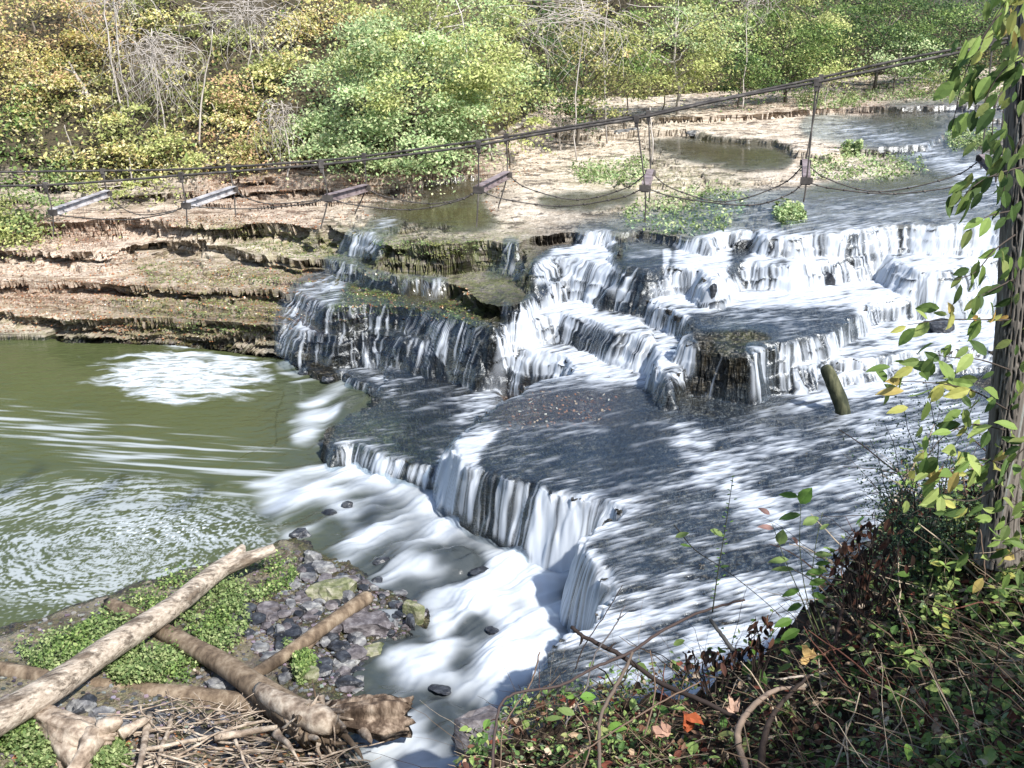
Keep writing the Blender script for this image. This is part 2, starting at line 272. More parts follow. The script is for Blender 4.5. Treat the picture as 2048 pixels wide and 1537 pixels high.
# ------------------------------------------------------------------ maps of water, growth and painted pool shade
W = [  # whiteness / coverage of the running water
 (.34, 4, [(1400,400),(1700,385),(2100,330),(2450,330),(2450,460),(1700,472),(1400,470)]),
 (.16, 4, [(1100,452),(1300,420),(1500,425),(1450,470),(1150,470)]),
 (.55, 3, [(1620,240),(1700,245),(1800,262),(1905,300),(1990,330),(2100,345),(2100,400),(1950,400),(1880,345),(1800,300),(1690,272),(1600,255)]),
 (.30, 5, [(1750,215),(2200,205),(2200,260),(1900,262),(1760,240)]),
 (.97, 1, [(1428,470),(1460,462),(1640,466),(1792,449),(2450,443),(2450,600),(1290,600),(1275,570),(1330,530),(1352,490),(1385,480)]),
 (.10, 1, [(1466,480),(1518,480),(1510,505),(1490,525),(1478,532),(1468,560),(1462,592),(1450,595),(1455,540),(1462,520)]),
 (.05, 1, [(1701,466),(1709,466),(1709,484),(1701,484)]),
 (.55, 1, [(1530,485),(1560,485),(1580,540),(1560,545)]),
 (.22, 1, [(1645,535),(1668,533),(1672,560),(1655,578),(1640,570)]),
 (.60, 1, [(1705,505),(1740,502),(1770,515),(1730,520)]),
 (.30, 1, [(1250,480),(1340,480),(1352,500),(1345,540),(1320,562),(1275,560),(1252,530)]),
 (.75, 0, [(1328,500),(1342,500),(1336,555),(1326,555)]),
 (1.0, 2, [(1290,565),(1500,560),(2450,565),(2450,640),(1740,640),(1725,618),(1480,620),(1390,628),(1320,605)]),
 (.85, 2, [(1390,625),(1500,618),(1620,622),(1500,635)]),
 (.42, 3, [(1400,635),(1540,628),(1690,622),(1720,640),(1640,668),(1560,690),(1540,660),(1400,655)]),
 (.02, 2, [(1420,660),(1500,655),(1560,672),(1540,690),(1480,705),(1425,695),(1390,680)]),
 (.62, 1, [(1500,692),(1560,690),(1610,684),(1660,668),(1700,640),(1722,636),(1700,690),(1670,760),(1660,800),(1500,802)]),
 (.95, 1, [(1590,690),(1612,686),(1640,740),(1608,745)]),
 (.04, 1, [(1395,692),(1500,708),(1498,800),(1395,798),(1385,750)]),
 (.05, 1, [(1525,765),(1560,762),(1568,800),(1522,802)]),
 (.72, 1, [(1364,684),(1396,690),(1388,740),(1365,775),(1335,780),(1345,745)]),
 (.97, 1, [(1722,598),(1870,590),(2450,585),(2450,690),(1720,690),(1716,640)]),
 (.55, 2, [(1745,620),(1790,615),(1800,650),(1770,660)]),
 (.88, 2, [(1680,680),(2450,670),(2450,745),(1640,735)]),
 (.78, 1, [(1650,735),(1850,725),(1850,800),(1660,800)]),
 (.80, 4, [(1500,795),(1640,790),(1700,775),(1900,760),(2000,860),(1720,840),(1560,830)]),
 (.96, 1, [(1164,462),(1215,462),(1235,482),(1222,520),(1262,552),(1300,585),(1379,628),(1372,645),(1345,670),(1300,765),(1250,790),(1000,800),(960,765),(985,700),(1005,650),(1048,612),(1070,590),(1065,530),(1110,500),(1155,495)]),
 (.40, 1, [(1195,575),(1290,610),(1370,635),(1360,655),(1200,625),(1180,600)]),
 (.62, 1, [(1080,640),(1240,672),(1300,690),(1290,715),(1180,705),(1080,700)]),
 (.05, 1, [(1105,540),(1118,538),(1122,560),(1108,570)]),
 (.30, 1, [(1225,545),(1290,565),(1295,590),(1250,580)]),
 (.15, 1, [(1060,575),(1100,570),(1085,600),(1050,605)]),
 (1.0, 3, [(1345,665),(1372,665),(1350,730),(1325,775),(1200,790),(1100,770),(1250,755),(1300,730)]),
 (.45, 1, [(1010,480),(1036,480),(1036,540),(1008,542)]),
 (.5, 2, [(975,535),(1050,530),(1045,548),(970,546)]),
 (.35, 1, [(1008,605),(1022,605),(1022,645),(1008,645)]),
 (.75, 1, [(700,462),(750,464),(756,500),(700,505)]),
 (.60, 2, [(745,440),(800,440),(790,463),(745,465)]),
 (.80, 2, [(690,492),(765,492),(750,506),(680,506)]),
 (.30, 1, [(650,517),(790,552),(893,560),(890,600),(820,580),(745,575),(650,545)]),
 (.50, 1, [(652,516),(722,530),(728,560),(660,545)]),
 (.42, 1, [(818,558),(888,560),(885,590),(820,585)]),
 (.42, 2, [(800,582),(890,586),(880,596),(800,592)]),
 (.33, 2, [(600,560),(720,600),(860,620),(985,655),(975,750),(800,770),(690,735),(560,700),(560,620)]),
 (.50, 1, [(640,548),(700,556),(690,580),(650,640),(628,670),(610,745),(560,705),(556,640),(590,580),(610,560)]),
 (.45, 1, [(735,603),(772,603),(775,650),(755,745),(700,735),(700,680),(718,640)]),
 (.48, 1, [(848,640),(905,645),(890,740),(848,740)]),
 (.34, 1, [(905,650),(985,655),(975,745),(905,745)]),
 (.55, 1, [(676,735),(700,735),(800,765),(790,790),(740,785),(690,770)]),
 (.10, 1, [(700,740),(735,750),(760,770),(735,775),(700,765)]),
 (.38, 4, [(790,790),(960,760),(1090,765),(960,840),(890,870),(760,830)]),
 (.85, 3, [(960,775),(1090,765),(1010,800),(940,845),(880,850),(940,800)]),
 (.22, 3, [(700,830),(900,810),(900,900),(880,935),(690,890),(660,870)]),
 (.80, 2, [(665,893),(700,888),(748,902),(850,934),(890,945),(880,975),(660,930)]),
 (.35, 1, [(830,930),(890,942),(885,962),(850,955)]),
 # apron surface
 (.36, 4, [(1130,760),(1250,790),(1500,800),(2450,830),(2450,1000),(2450,1300),(1300,1420),(1100,1330),(1240,1180),(1170,1080),(1240,1020),(1060,965),(960,930),(960,850),(1030,800)]),
 (.10, 5, [(1040,775),(1140,765),(1350,790),(1620,835),(1480,850),(1180,850),(990,850),(1000,800)]),
 (.24, 5, [(990,850),(1330,840),(1400,930),(1180,960),(1000,900)]),
 (.78, 4, [(1320,850),(1370,850),(1450,920),(1510,970),(1590,1040),(1620,1100),(1540,1080),(1440,990),(1370,910)]),
 (.48, 5, [(1440,900),(1560,890),(1850,900),(1860,1000),(1700,1040),(1600,1000)]),
 (.52, 6, [(1700,820),(2450,820),(2450,960),(1750,960),(1650,860)]),
 (.56, 6, [(1260,1160),(1500,1130),(1800,1180),(1750,1400),(1300,1420),(1130,1330)]),
 (.80, 5, [(1340,1270),(1480,1180),(1750,1190),(1720,1330),(1400,1350)]),
 (.85, 3, [(1120,985),(1240,1010),(1300,1010),(1260,1040),(1200,1060),(1160,1080),(1100,1020)]),
 (.90, 1, [(890,925),(918,870),(1000,850),(985,880),(955,910),(965,935),(950,960),(890,1020)]),
 (.97, 1, [(878,905),(955,915),(965,945),(950,1050),(870,1010)]),
 (.60, 1, [(955,935),(1080,975),(1060,1110),(945,1060)]),
 (.92, 1, [(1080,975),(1240,1018),(1235,1045),(1170,1080),(1120,1120),(1060,1110),(1055,1050)]),
 (.97, 2, [(1165,1075),(1195,1110),(1232,1160),(1230,1215),(1140,1300),(1010,1330),(1000,1200),(1080,1100)]),
 (.75, 1, [(1185,1120),(1228,1155),(1236,1190),(1215,1220),(1190,1190)]),
 (.60, 3, [(1090,1290),(1150,1275),(1060,1400),(1000,1430),(1040,1350)]),
]
COV = paint(W)
BW = [  # foam on the level water
 (.82, 7, [(640,905),(880,960),(960,1060),(1080,1090),(1150,1200),(1120,1330),(950,1470),(900,1600),(720,1600),(790,1290),(860,1215),(760,1170),(640,1080),(560,1030),(520,980),(640,960)]),
 (.16, 4, [(690,995),(830,1010),(850,1035),(760,1060),(700,1050)]),
 (.22, 4, [(600,1070),(760,1085),(870,1150),(820,1200),(740,1160),(640,1110)]),
 (.14, 4, [(740,1090),(850,1070),(960,1105),(960,1150),(850,1160),(760,1130)]),
 (.05, 3, [(880,1100),(960,1105),(965,1140),(880,1135)]),
 (.12, 4, [(890,1225),(950,1215),(1010,1250),(960,1290),(900,1270)]),
 (.25, 4, [(905,1290),(950,1290),(960,1370),(900,1350)]),
 (.15, 5, [(720,1370),(850,1370),(960,1400),(930,1500),(860,1540),(740,1480)]),
 (.60, 5, [(780,1440),(860,1420),(850,1560),(740,1560)]),
 (.75, 9, [(520,960),(640,990),(700,1010),(640,1060),(560,1040),(500,1000)]),
 (.85, 5, [(680,800),(640,850),(640,880),(600,890),(590,860),(600,820),(620,800)]),
 (.80, 4, [(560,700),(620,745),(600,765),(555,725)]),
 (.65, 4, [(620,750),(700,770),(720,790),(640,780)]),
 (.20, 3, [(760,1180),(850,1230),(870,1300),(800,1310),(760,1250)]),
 (.25, 3, [(1000,1190),(1060,1195),(1040,1225),(990,1215)]),
 (.15, 3, [(560,1040),(640,1010),(700,1045),(680,1075),(600,1080)]),
 (.25, 3, [(620,955),(700,960),(800,985),(700,985)]),
]
BFOAM = paint(BW)
STREAM = paint([(1., 22, [(560,780),(640,760),(760,760),(900,900),(1200,1000),(1300,1500),(900,1700),(650,1700),(640,1150),(560,1060),(600,1000),(680,940),(640,900),(600,860)])])
MOSS = paint([(.55, 8, [(-400,600),(560,600),(560,680),(-400,670)]), (.9, 4, [(330,440),(520,455),(660,480),(760,500),(900,560),(700,525),(560,515),(470,490)]),
 (.75, 6, [(240,520),(600,525),(640,560),(560,575),(300,570)]), (.75, 6, [(180,590),(560,590),(560,640),(300,640)]), (.75,5,[(200,645),(560,650),(560,680),(250,670)]),
 (.55, 5, [(650,450),(1060,460),(1060,600),(960,590),(740,545),(650,500)]), (.7,4,[(720,480),(1000,490),(900,520),(740,500)]),
 (.6, 4, [(1210,465),(1260,470),(1250,520),(1225,500)]), (.7, 4, [(690,540),(960,590),(980,650),(780,640),(640,640),(640,600)]),
 (.55, 6, [(1100,330),(1300,320),(1500,360),(1460,440),(1240,400),(1130,370)]), (.45, 8, [(1250,400),(1500,400),(1450,470),(1250,450)]),
 (.4, 5, [(1430,660),(1540,665),(1530,690),(1430,695)]), (.5, 6, [(680,850),(860,860),(870,930),(690,885)])])
LITTER = paint([(1., 6, [(-400,450),(250,440),(420,430),(640,430),(640,460),(400,450),(200,490),(-400,500)]),
 (.95, 6, [(-400,563),(260,563),(330,590),(200,620),(-400,610)]), (.55,6,[(-400,510),(300,510),(300,540),(-400,540)]), (.35, 6, [(200,500),(640,520),(640,690),(200,680)]),
 (.7, 8, [(380,340),(1000,290),(1010,330),(900,380),(650,395),(380,420)]), (.3, 6, [(1060,230),(1200,235),(1150,280),(1080,300)]), (.3,6,[(1000,770),(1250,790),(1200,850),(1000,850)]), (.6,6,[(1400,190),(2200,180),(2200,225),(1400,225)])])
WET_SHADE = paint([(1., 6, [(560,560),(640,520),(760,530),(930,575),(1060,470),(1160,455),(1400,470),(1700,460),(2450,440),(2450,1700),(560,1700)]),
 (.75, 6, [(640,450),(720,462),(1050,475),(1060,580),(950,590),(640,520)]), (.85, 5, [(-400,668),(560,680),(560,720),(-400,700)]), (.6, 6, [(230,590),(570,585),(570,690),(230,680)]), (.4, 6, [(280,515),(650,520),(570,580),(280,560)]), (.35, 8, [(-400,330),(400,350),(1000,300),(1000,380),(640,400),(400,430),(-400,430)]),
 (.6, 5, [(1100,440),(1400,395),(2450,330),(2450,460),(1100,470)]), (.7,6,[(1700,215),(2400,205),(2400,400),(1950,390),(1700,290)]), (.8, 5, [(830,380),(1000,360),(1060,380),(1000,400),(850,400)]),  # last patch: wet ground, darkened further as painted shade at the pool
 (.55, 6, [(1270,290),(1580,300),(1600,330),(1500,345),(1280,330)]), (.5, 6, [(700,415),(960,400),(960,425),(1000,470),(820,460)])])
SHALLOW = paint([(1., 3, [(690,420),(850,415),(960,400),(985,440),(1060,452),(930,468),(830,460),(760,445)]), (1., 3, [(1260,285),(1400,278),(1560,292),(1600,312),(1580,340),(1480,345),(1330,312)]),
 (1., 3, [(1640,370),(1900,355),(1920,395),(1650,400),(1560,400)]), (1.,3,[(1060,395),(1290,385),(1280,410),(1200,430),(1080,420)]), (1., 3, [(830,378),(930,360),(990,372),(1000,392),(900,402),(830,395)]),
 (1., 3, [(1690,225),(1900,235),(1850,262),(1760,250)]), (1.,2,[(800,520),(880,525),(870,535),(800,532)]), (1.,2,[(800,596),(900,596),(920,610),(830,612)])])

# ------------------------------------------------------------------ the bedded rock surface, denser near the viewer
NR, NC = 1900, 1100
ths = np.radians(np.linspace(-31, 31, NC)); rr = 11.5 * np.exp(np.linspace(0, math.log(98 / 11.5), NR))
TH, RR = np.meshgrid(ths, rr); X = (RR * np.sin(TH)).astype(np.float32); Y = (RR * np.cos(TH)).astype(np.float32)
H0, _ = rock(X, Y)
# rows drawn together where the ground is steep, so cliffs get as many vertices as flats
dh = np.abs(np.diff(H0, axis=0)); dh = np.concatenate([dh, dh[-1:]], 0); dr_ = np.gradient(rr)[:, None]
dh = np.clip(dh - dr_ * .9, 0, .6)
def blurc(a, r):
    p = np.concatenate([np.repeat(a[:, :1], r + 1, 1), a, np.repeat(a[:, -1:], r, 1)], 1); c = np.cumsum(p, 1)
    return (c[:, 2 * r + 1:] - c[:, :-2 * r - 1]) / (2 * r + 1)
wgt = (dr_ * .33 + .55 * blurc(blurc(dh, 14), 14)) / rr[:, None]; cs = np.cumsum(wgt, 0); cs = cs - cs[:1]; cs = blurc(blurc(blurc(cs / cs[-1:], 30), 30), 30)
tgt = np.linspace(0, 1, NR); RR2 = np.empty_like(RR)
for j in range(NC): RR2[:, j] = np.interp(tgt * cs[-1, j], cs[:, j], rr)
X = (RR2 * np.sin(TH)).astype(np.float32); Y = (RR2 * np.cos(TH)).astype(np.float32)
HR, IDX, U, WX, WY, HS = rock(X, Y, True)
PX, PY = proj(X, Y, HR)
# undercut each bed below its lip: push the face back under the ledge
XR, YR = X.copy(), Y.copy()
for i, T in enumerate(TER):
    m = (IDX == i) & (U > .02)
    if not m.any(): continue
    gy_s, gx_s = np.gradient(T['sd'], RS); a_, b_ = WX[m], WY[m]
    nx, ny = rs(gx_s, a_, b_), rs(gy_s, a_, b_); u = U[m]; s_ = rs(T['s'], a_, b_)
    lay = .62 + .6 * pn(s_ * .35, u * 5 + .4 * pn(s_ * .8, u, 3), 200 + i) + .45 * pn(s_ * .9, u * 13, 220 + i) + .3 * pn(s_ * 1.8, u * 28, 240 + i)
    v = T['v'] if T['v'] and 1 else 9.; v = np.where(X[m] < T['vx'], v, 9.)
    a = T['over'] * (.6 + .6 * pn(s_ * .3, 0 * s_, 260 + i)) * lay * ss(.04, .14, u) * (1 - ss(v * .95, v * 1.25, u))
    XR[m] -= nx * a; YR[m] -= ny * a
rock_attr = dict(moss=look(MOSS, PX, PY), litter=look(LITTER, PX, PY), wet=look(WET_SHADE, PX, PY))  # wet also carries the shade painted at the far pool
rock_attr['soil'] = np.maximum(ss(0, 1, hill_h(X, Y)), 0)
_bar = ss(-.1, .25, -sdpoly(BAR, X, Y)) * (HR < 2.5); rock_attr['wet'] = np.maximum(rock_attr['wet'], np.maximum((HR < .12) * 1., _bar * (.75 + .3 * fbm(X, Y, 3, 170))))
rock_attr['litter'] = np.maximum(rock_attr['litter'], _bar * .12); rock_attr['moss'] = np.maximum(rock_attr['moss'], _bar * .3)

M = NM('bedded_rock'); g = M.geo()
v = M.stretch(g, 1, 1, 7); n1 = M.noise(1.3, 8, .65, v); n2 = M.noise(9, 6, .6, M.stretch(g, 1, 1, 3)); n3 = M.noise(30, 4, .6)
dry = M.ramp(n1, [(.25, (.15, .115, .085)), (.40, (.38, .315, .24)), (.54, (.60, .52, .42)), (.75, (.74, .67, .57))])
seam = M.ramp(M.noise(1., 5, .7, M.stretch(g, .5, .9, 16)), [(.42, (1, 1, 1)), (.47, (0, 0, 0))])
dry = M.mix(M.math('MULTIPLY', seam, .85), dry, (.06, .045, .035))
dry = M.mix(M.ramp(n2, [(.33, (1, 1, 1)), (.42, (0, 0, 0))]), dry, (.20, .15, .11))
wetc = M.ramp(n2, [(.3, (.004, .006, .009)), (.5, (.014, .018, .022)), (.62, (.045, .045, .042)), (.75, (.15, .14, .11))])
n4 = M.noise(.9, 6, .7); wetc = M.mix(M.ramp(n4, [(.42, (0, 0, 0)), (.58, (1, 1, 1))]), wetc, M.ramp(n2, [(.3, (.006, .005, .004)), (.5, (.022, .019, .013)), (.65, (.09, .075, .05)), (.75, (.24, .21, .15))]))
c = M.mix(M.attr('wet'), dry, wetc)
mf = M.math('MULTIPLY', M.attr('moss'), M.ramp(M.noise(4.5, 7, .7), [(.42, (0, 0, 0)), (.56, (1, 1, 1))]))
c = M.mix(mf, c, M.ramp(n3, [(.3, (.03, .05, .008)), (.5, (.11, .14, .03)), (.7, (.30, .30, .09))]))
lf = M.math('MULTIPLY', M.attr('litter'), M.ramp(M.noise(14, 4, .7), [(.40, (0, 0, 0)), (.50, (1, 1, 1))]))
c = M.mix(lf, c, M.ramp(n3, [(.3, (.045, .018, .012)), (.48, (.15, .065, .038)), (.6, (.33, .17, .10)), (.75, (.58, .42, .30))]))
c = M.mix(M.attr('soil'), c, M.ramp(n2, [(.3, (.02, .018, .01)), (.6, (.07, .055, .03)), (.8, (.12, .09, .05))]))
ro = M.math('SUBTRACT', .85, M.math('MULTIPLY', M.attr('wet'), .5))
bmp = M.bump(M.math('ADD', n1, M.math('MULTIPLY', n2, .7)), .6, .06)
MAT_ROCK = M.done(M.n('BsdfPrincipled', {'Base Color': c, 'Roughness': ro, 'Normal': bmp, 'Specular IOR Level': .45}).outputs[0])
V = np.stack([XR, YR, HR], -1).reshape(-1, 3)
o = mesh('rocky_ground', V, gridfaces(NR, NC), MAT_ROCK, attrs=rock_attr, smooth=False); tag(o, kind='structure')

# ------------------------------------------------------------------ running water over the terraces
def water(x, y):
    w1 = fbm(x * .9, y * .9, 4, 1); w2 = fbm(x * .9, y * .9, 4, 5)
    wx = x + .36 * w1; wy = y + .36 * w2
    h = np.full(x.shape, -3., np.float32); S = np.zeros(x.shape, np.float32); D = np.zeros(x.shape, np.float32)
    for i, T in enumerate(TER):
        d = rs(T['sd'], wx, wy); z = T['a'] + T['b'] * x + T['c'] * y + .05
        dd = np.maximum(d + .10, 0); z = z - dd ** 1.7 / T['kw'] ** 1.7
        m = z > h; h[m] = z[m]; D[m] = d[m]; S[m] = rs(T['s'], wx[m], wy[m])
    return h, S, D
HW, S, D = water(X, Y); HW = np.maximum(HW, HS - .015 + .06 * pn(X * 2.2, Y * 2.2, 94) + .03 * pn(X * 7, Y * 7, 95))
PXw, PYw = proj(X, Y, HW); cov = look(COV, PXw, PYw)
fall = ss(-.12, .08, D)
# the falls drop in narrow tiers
tq = HW - .045 * X + .22 * fbm(X * .8, Y * .8, 4, 96) + .07 * pn(X * 2.4, Y * 2.4, 97); Lq = .34; frq = tq / Lq - np.floor(tq / Lq)
tier = fall * ss(.35, .6, X * 0 + ((HW > .4) & (Y > 27))) * np.where(D > 0, 1, .3)
HW = HW + (np.floor(tq / Lq) * Lq + ss(.40, 1., frq) * Lq - tq) * .7 * tier * ss(-.35, .2, pn(X * .9, Y * .9, 180))
lipm = ss(.70, .95, frq) * tier * ss(.10, .45, pn(S * 1.6, tq * 2, 98) + .4 * pn(S * 9, tq * 3, 99))
st = .40 * pn(S * .8, D * .3, 50) + .45 * pn(S * 2.3, D * .35, 51) + .60 * pn(S * 6.2, D * .4, 52) + .50 * pn(S * 13., D * .6, 53) + .3 * pn(S * 24., D * .8, 54)
west = ss(1.5, .5, X) * (Y > 28); st = st * (1 - west) + west * (.30 * pn(S * 2.3, D * .35, 51) + .8 * pn(S * 6.8, D * 1.2 + .4 * pn(S * 2, D * 2, 5), 52) + .7 * pn(S * 15., D * 1.2, 53))
# ripples on the flats run with the stream, from upper right to lower left
fx, fy = -.93, -.37; al = X * fx + Y * fy; ac = -X * fy + Y * fx
wob = .5 * fbm(X * .5, Y * .5, 2, 90)
fl_st = .45 * pn(ac * 1.1 + wob, al * .22, 59) + .45 * pn(ac * 2.4 + wob, al * .6, 55) + .60 * pn(ac * 5.5 + wob * 2, al * 1.3, 56) + .50 * pn(ac * 12, al * 2.6, 57) + .30 * pn(ac * 22, al * 5, 58)
strk = fall * st + (1 - fall) * fl_st
cov = cov * (1 - .24 * fall) * (1 - .85 * lipm); al_f = cov + strk * np.where(fall > .5, .75, .80) * (1 - np.abs(cov - .5) * .75)
white = np.where(fall > .5, .93 * ss(.28, .92, al_f), .93 * ss(-.02, .92, (cov - .27) * 1.25 + strk * (.35 + .65 * cov) * 1.05)) * ss(.01, .06, cov)
film = ss(.03, .12, cov)
bumpz = np.where(fall > .5, .035 * st, .05 * fl_st * np.clip(cov * 2, 0, 1))
HWz = HW + bumpz + (.05 * fbm(X * 1.2, Y * 1.2, 2, 93)) * fall
sh = look(SHALLOW, PX, PY); cov = np.maximum(cov, .03 * (sh > .4)); film = np.maximum(film, ss(.3, .6, sh))
HWz = np.where(sh > .3, np.maximum(HWz, HS + .05), HWz)
keep = (cov > .02) & (HW > -.25)
M = NM('running_water')
wh = M.attr('white'); fm = M.attr('film')
foam = M.n('BsdfPrincipled', {'Base Color': (.66, .71, .78, 1), 'Roughness': .55, 'Specular IOR Level': .3, 'Subsurface Weight': .0})
tl = M.n('BsdfTranslucent', {'Color': (.66, .72, .80, 1)})
foam_s = M.n('MixShader', {0: .25, 1: foam.outputs[0], 2: tl.outputs[0]}).outputs[0]
gl = M.n('BsdfGlossy', {'Color': (.9, .95, 1, 1), 'Roughness': .30, 'Normal': M.bump(M.noise(7, 4, .6), .6, .05)})
tr = M.n('BsdfTransparent', {'Color': (.80, .86, .90, 1)})
tr0 = M.n('BsdfTransparent', {'Color': (1, 1, 1, 1)})
fres = M.n('LayerWeight', {'Blend': .35}).outputs['Facing']
clear = M.n('MixShader', {0: M.math('MULTIPLY_ADD', fres, .32, .02, True), 1: tr.outputs[0], 2: gl.outputs[0]}).outputs[0]
still = M.n('BsdfPrincipled', {'Base Color': (.085, .068, .028, 1), 'Roughness': .12}).outputs[0]
clear = M.n('MixShader', {0: M.math('MULTIPLY', M.attr('shal'), .8), 1: clear, 2: still}).outputs[0]
clear = M.n('MixShader', {0: fm, 1: tr0.outputs[0], 2: clear}).outputs[0]
MAT_WATER = M.done(M.n('MixShader', {0: wh, 1: clear, 2: foam_s}).outputs[0])
F = gridfaces(NR, NC, keep); Vw, Fw, Aw = compact(np.stack([X, Y, HWz], -1).reshape(-1, 3), F, dict(white=white, film=film, shal=sh))
o = mesh('river_water', Vw, Fw, MAT_WATER, attrs=Aw); tag(o, kind='structure')


# ------------------------------------------------------------------ level water: green plunge pool and white stream
FOAMX, FOAMY = X, Y
Z0 = np.zeros_like(X); PX0, PY0 = proj(X, Y, Z0)
bf = look(BFOAM, PX0, PY0); stm = look(STREAM, PX0, PY0)
def e2w(px, py): return at(px, py, 0.)[:2]
def ell(px, py, rx, ry):   # normalised elliptical distance in photo space carried to the plan
    return np.sqrt(((PX0 - px) / rx) ** 2 + ((PY0 - py) / ry) ** 2)
# patch of matted foam by the far bank
q1 = ell(345, 748, 230, 58); wx_, wy_ = X + .5 * fbm(X * .6, Y * .6, 3, 101), Y + .5 * fbm(X * .6, Y * .6, 3, 102)
p1 = ss(.18, .62, (1.15 - q1) + .95 * fbm(wx_ * .5 + wy_ * .3, wy_ * 1.6, 5, 103, .6) - .25 * ss(.3, -.8, (PX0 - 300) / 200)) * ss(560, 535, PX0 + 14 * pn(X * 3, Y * 3, 9))
p1 = p1 * (.25 + .75 * ss(-.35, .15, fbm(wx_ * 1.4, wy_ * 5, 4, 105, .65)))
# the slow eddy: arcs round its centre
cx, cy = e2w(250, 1105); ex, ey = X - cx + .5 * fbm(X * .5, Y * .5, 3, 161), (Y - cy) * 1.3 + .4 * fbm(X * .6, Y * .6, 3, 162)
er = np.sqrt(ex ** 2 + ey ** 2); ea = np.arctan2(ey, ex); ea_w = ea + .5 * np.log(er + .3)
arcs = .5 * fbm(X * .5, Y * .9, 3, 163) + .55 * pn(er * 4.5 + .3 * fbm(X, Y, 2, 7), ea_w * 2.2, 110) + .6 * pn(er * 9, ea_w * 9, 111) + .55 * pn(er * 16, ea_w * 24, 112)
zone = np.clip(1.25 - ell(200, 1085, 330, 125), 0, 1)
p2 = ss(.10, .42, arcs + .42 * zone ** .5 - .12) * ss(0, .35, zone)
spk = ss(.24, .5, pn(ex * 9 + .5 * arcs, ey * 10, 120) + .15 * pn(X * 30, Y * 30, 121)) * np.clip(1.3 - ell(330, 1060, 210, 55), 0, 1) * 1.2
spk2 = ss(.25, .5, pn(X * 10, Y * 14, 122)) * np.clip(1.3 - ell(90, 1170, 220, 70), 0, 1)
# long drawn-out streaks from the falls to the left
ang = 0.16; sx_, sy_ = X * cos(ang) - Y * sin(ang), X * sin(ang) + Y * cos(ang)
strz = .8 * pn(sx_ * .30, sy_ * 3.2 + .4 * fbm(X * .3, Y * .3, 2, 3), 130) + .6 * pn(sx_ * .5, sy_ * 8, 131) + .3 * pn(sx_ * 1.0, sy_ * 20, 132)
band = np.clip(1.2 - np.abs((PY0 - (850 + (PX0 - 0) * .19)) / (60 + 0 * PX0)) , 0, 1) * ss(680, 560, PX0)
p3 = ss(.10, .75, strz + .45 * band - .22) * ss(.05, .5, band)
# stream foam: soft long swirls flowing to the lower left and down
fa = .55 * fbm(X * .5, Y * .5, 2, 140); u1 = X * .75 + Y * .66 + fa; u2 = -X * .66 + Y * .75 + fa
sw = .9 * pn(u1 * .5, u2 * 1.3, 141) + .35 * pn(u1 * .8, u2 * 3., 142) + .12 * pn(u1 * 1.6, u2 * 8., 143)
p4 = .95 * ss(.15, .98, bf + .66 * sw * (1.2 - bf) * ss(.02, .25, bf))
foamv = np.maximum.reduce([p1 * .9, p2 * .42, spk * .75, spk2 * .55, p3 * .5, p4])
zb = .012 * fbm(X * 1.5, Y * 3, 2, 150) + stm * (.10 * ss(.2, .9, bf) + .16 * sw + .14 * ss(.4, .1, bf) * (bf > .02) + .10 * fbm(X * 1.3, Y * 1.3, 3, 151))
lip = ss(0, 1, stm) * bf
M = NM('pool_water')
fo = M.attr('foam'); stt = M.attr('stream')
gn = M.noise(.35, 2, .5)
gcol = M.mix(gn, (.054, .068, .026), (.085, .098, .040))
col = M.mix(stt, gcol, M.mix(M.noise(3, 6, .7), (.020, .028, .034), (.075, .085, .088)))
bw = M.bump(M.noise(3.5, 3, .5, M.stretch(M.geo(), 1, 2.2, 1)), .25, .05)
wat = M.n('BsdfPrincipled', {'Base Color': col, 'Roughness': .16, 'Normal': bw, 'IOR': 1.33})
fm_ = M.n('BsdfPrincipled', {'Base Color': (.66, .71, .77, 1), 'Roughness': .7, 'Specular IOR Level': .2})
MAT_POOL = M.done(M.n('MixShader', {0: fo, 1: wat.outputs[0], 2: fm_.outputs[0]}).outputs[0])
keep = (HR < .45)
F = gridfaces(NR, NC, keep); Vw, Fw, Aw = compact(np.stack([X, Y, zb], -1).reshape(-1, 3), F, dict(foam=foamv, stream=stm))
o = mesh('pool_water', Vw, Fw, MAT_POOL, attrs=Aw); tag(o, kind='structure')

# wide ground reaching the horizon
n = 60; gx2, gy2 = np.meshgrid(np.linspace(-900, 900, n), np.linspace(-500, 1300, n))
gd = np.hypot(gx2, gy2 - 20)
o = mesh('distant_ground', np.stack([gx2, gy2, -2.5 + 0 * gd], -1).reshape(-1, 3), gridfaces(n, n), simple_mat('forest_floor', [(.3, (.03, .03, .015)), (.7, (.08, .06, .035))], 2.), smooth=True); tag(o, kind='structure')

# which ground point is seen at a photo position (z-buffer over the ground and water vertices)
ZBW, ZBH, ZBX, ZBY = 880, 640, -300, -100        # cells of 3 photo pixels
_zx = np.where(HR > 0, XR, X).ravel(); _zy = np.where(HR > 0, YR, Y).ravel(); _zz = np.maximum(HR, 0).ravel()
_px, _py = proj(_zx, _zy, _zz); _u = ((_px - ZBX) / 3).astype(int); _v = ((_py - ZBY) / 3).astype(int)
_ok = np.nonzero((_u >= 0) & (_u < ZBW) & (_v >= 0) & (_v < ZBH))[0]; _ok = _ok[np.argsort(-_zy[_ok], kind='stable')]
ZB = np.full((ZBH, ZBW), -1, np.int64); ZB[_v[_ok], _u[_ok]] = _ok
for _ in range(12):
    for ax, sh_ in ((0, 1), (1, 1), (1, -1), (0, -1)):
        m_ = ZB < 0
        if not m_.any(): break
        r_ = np.roll(ZB, sh_, ax); ZB[m_] = r_[m_]
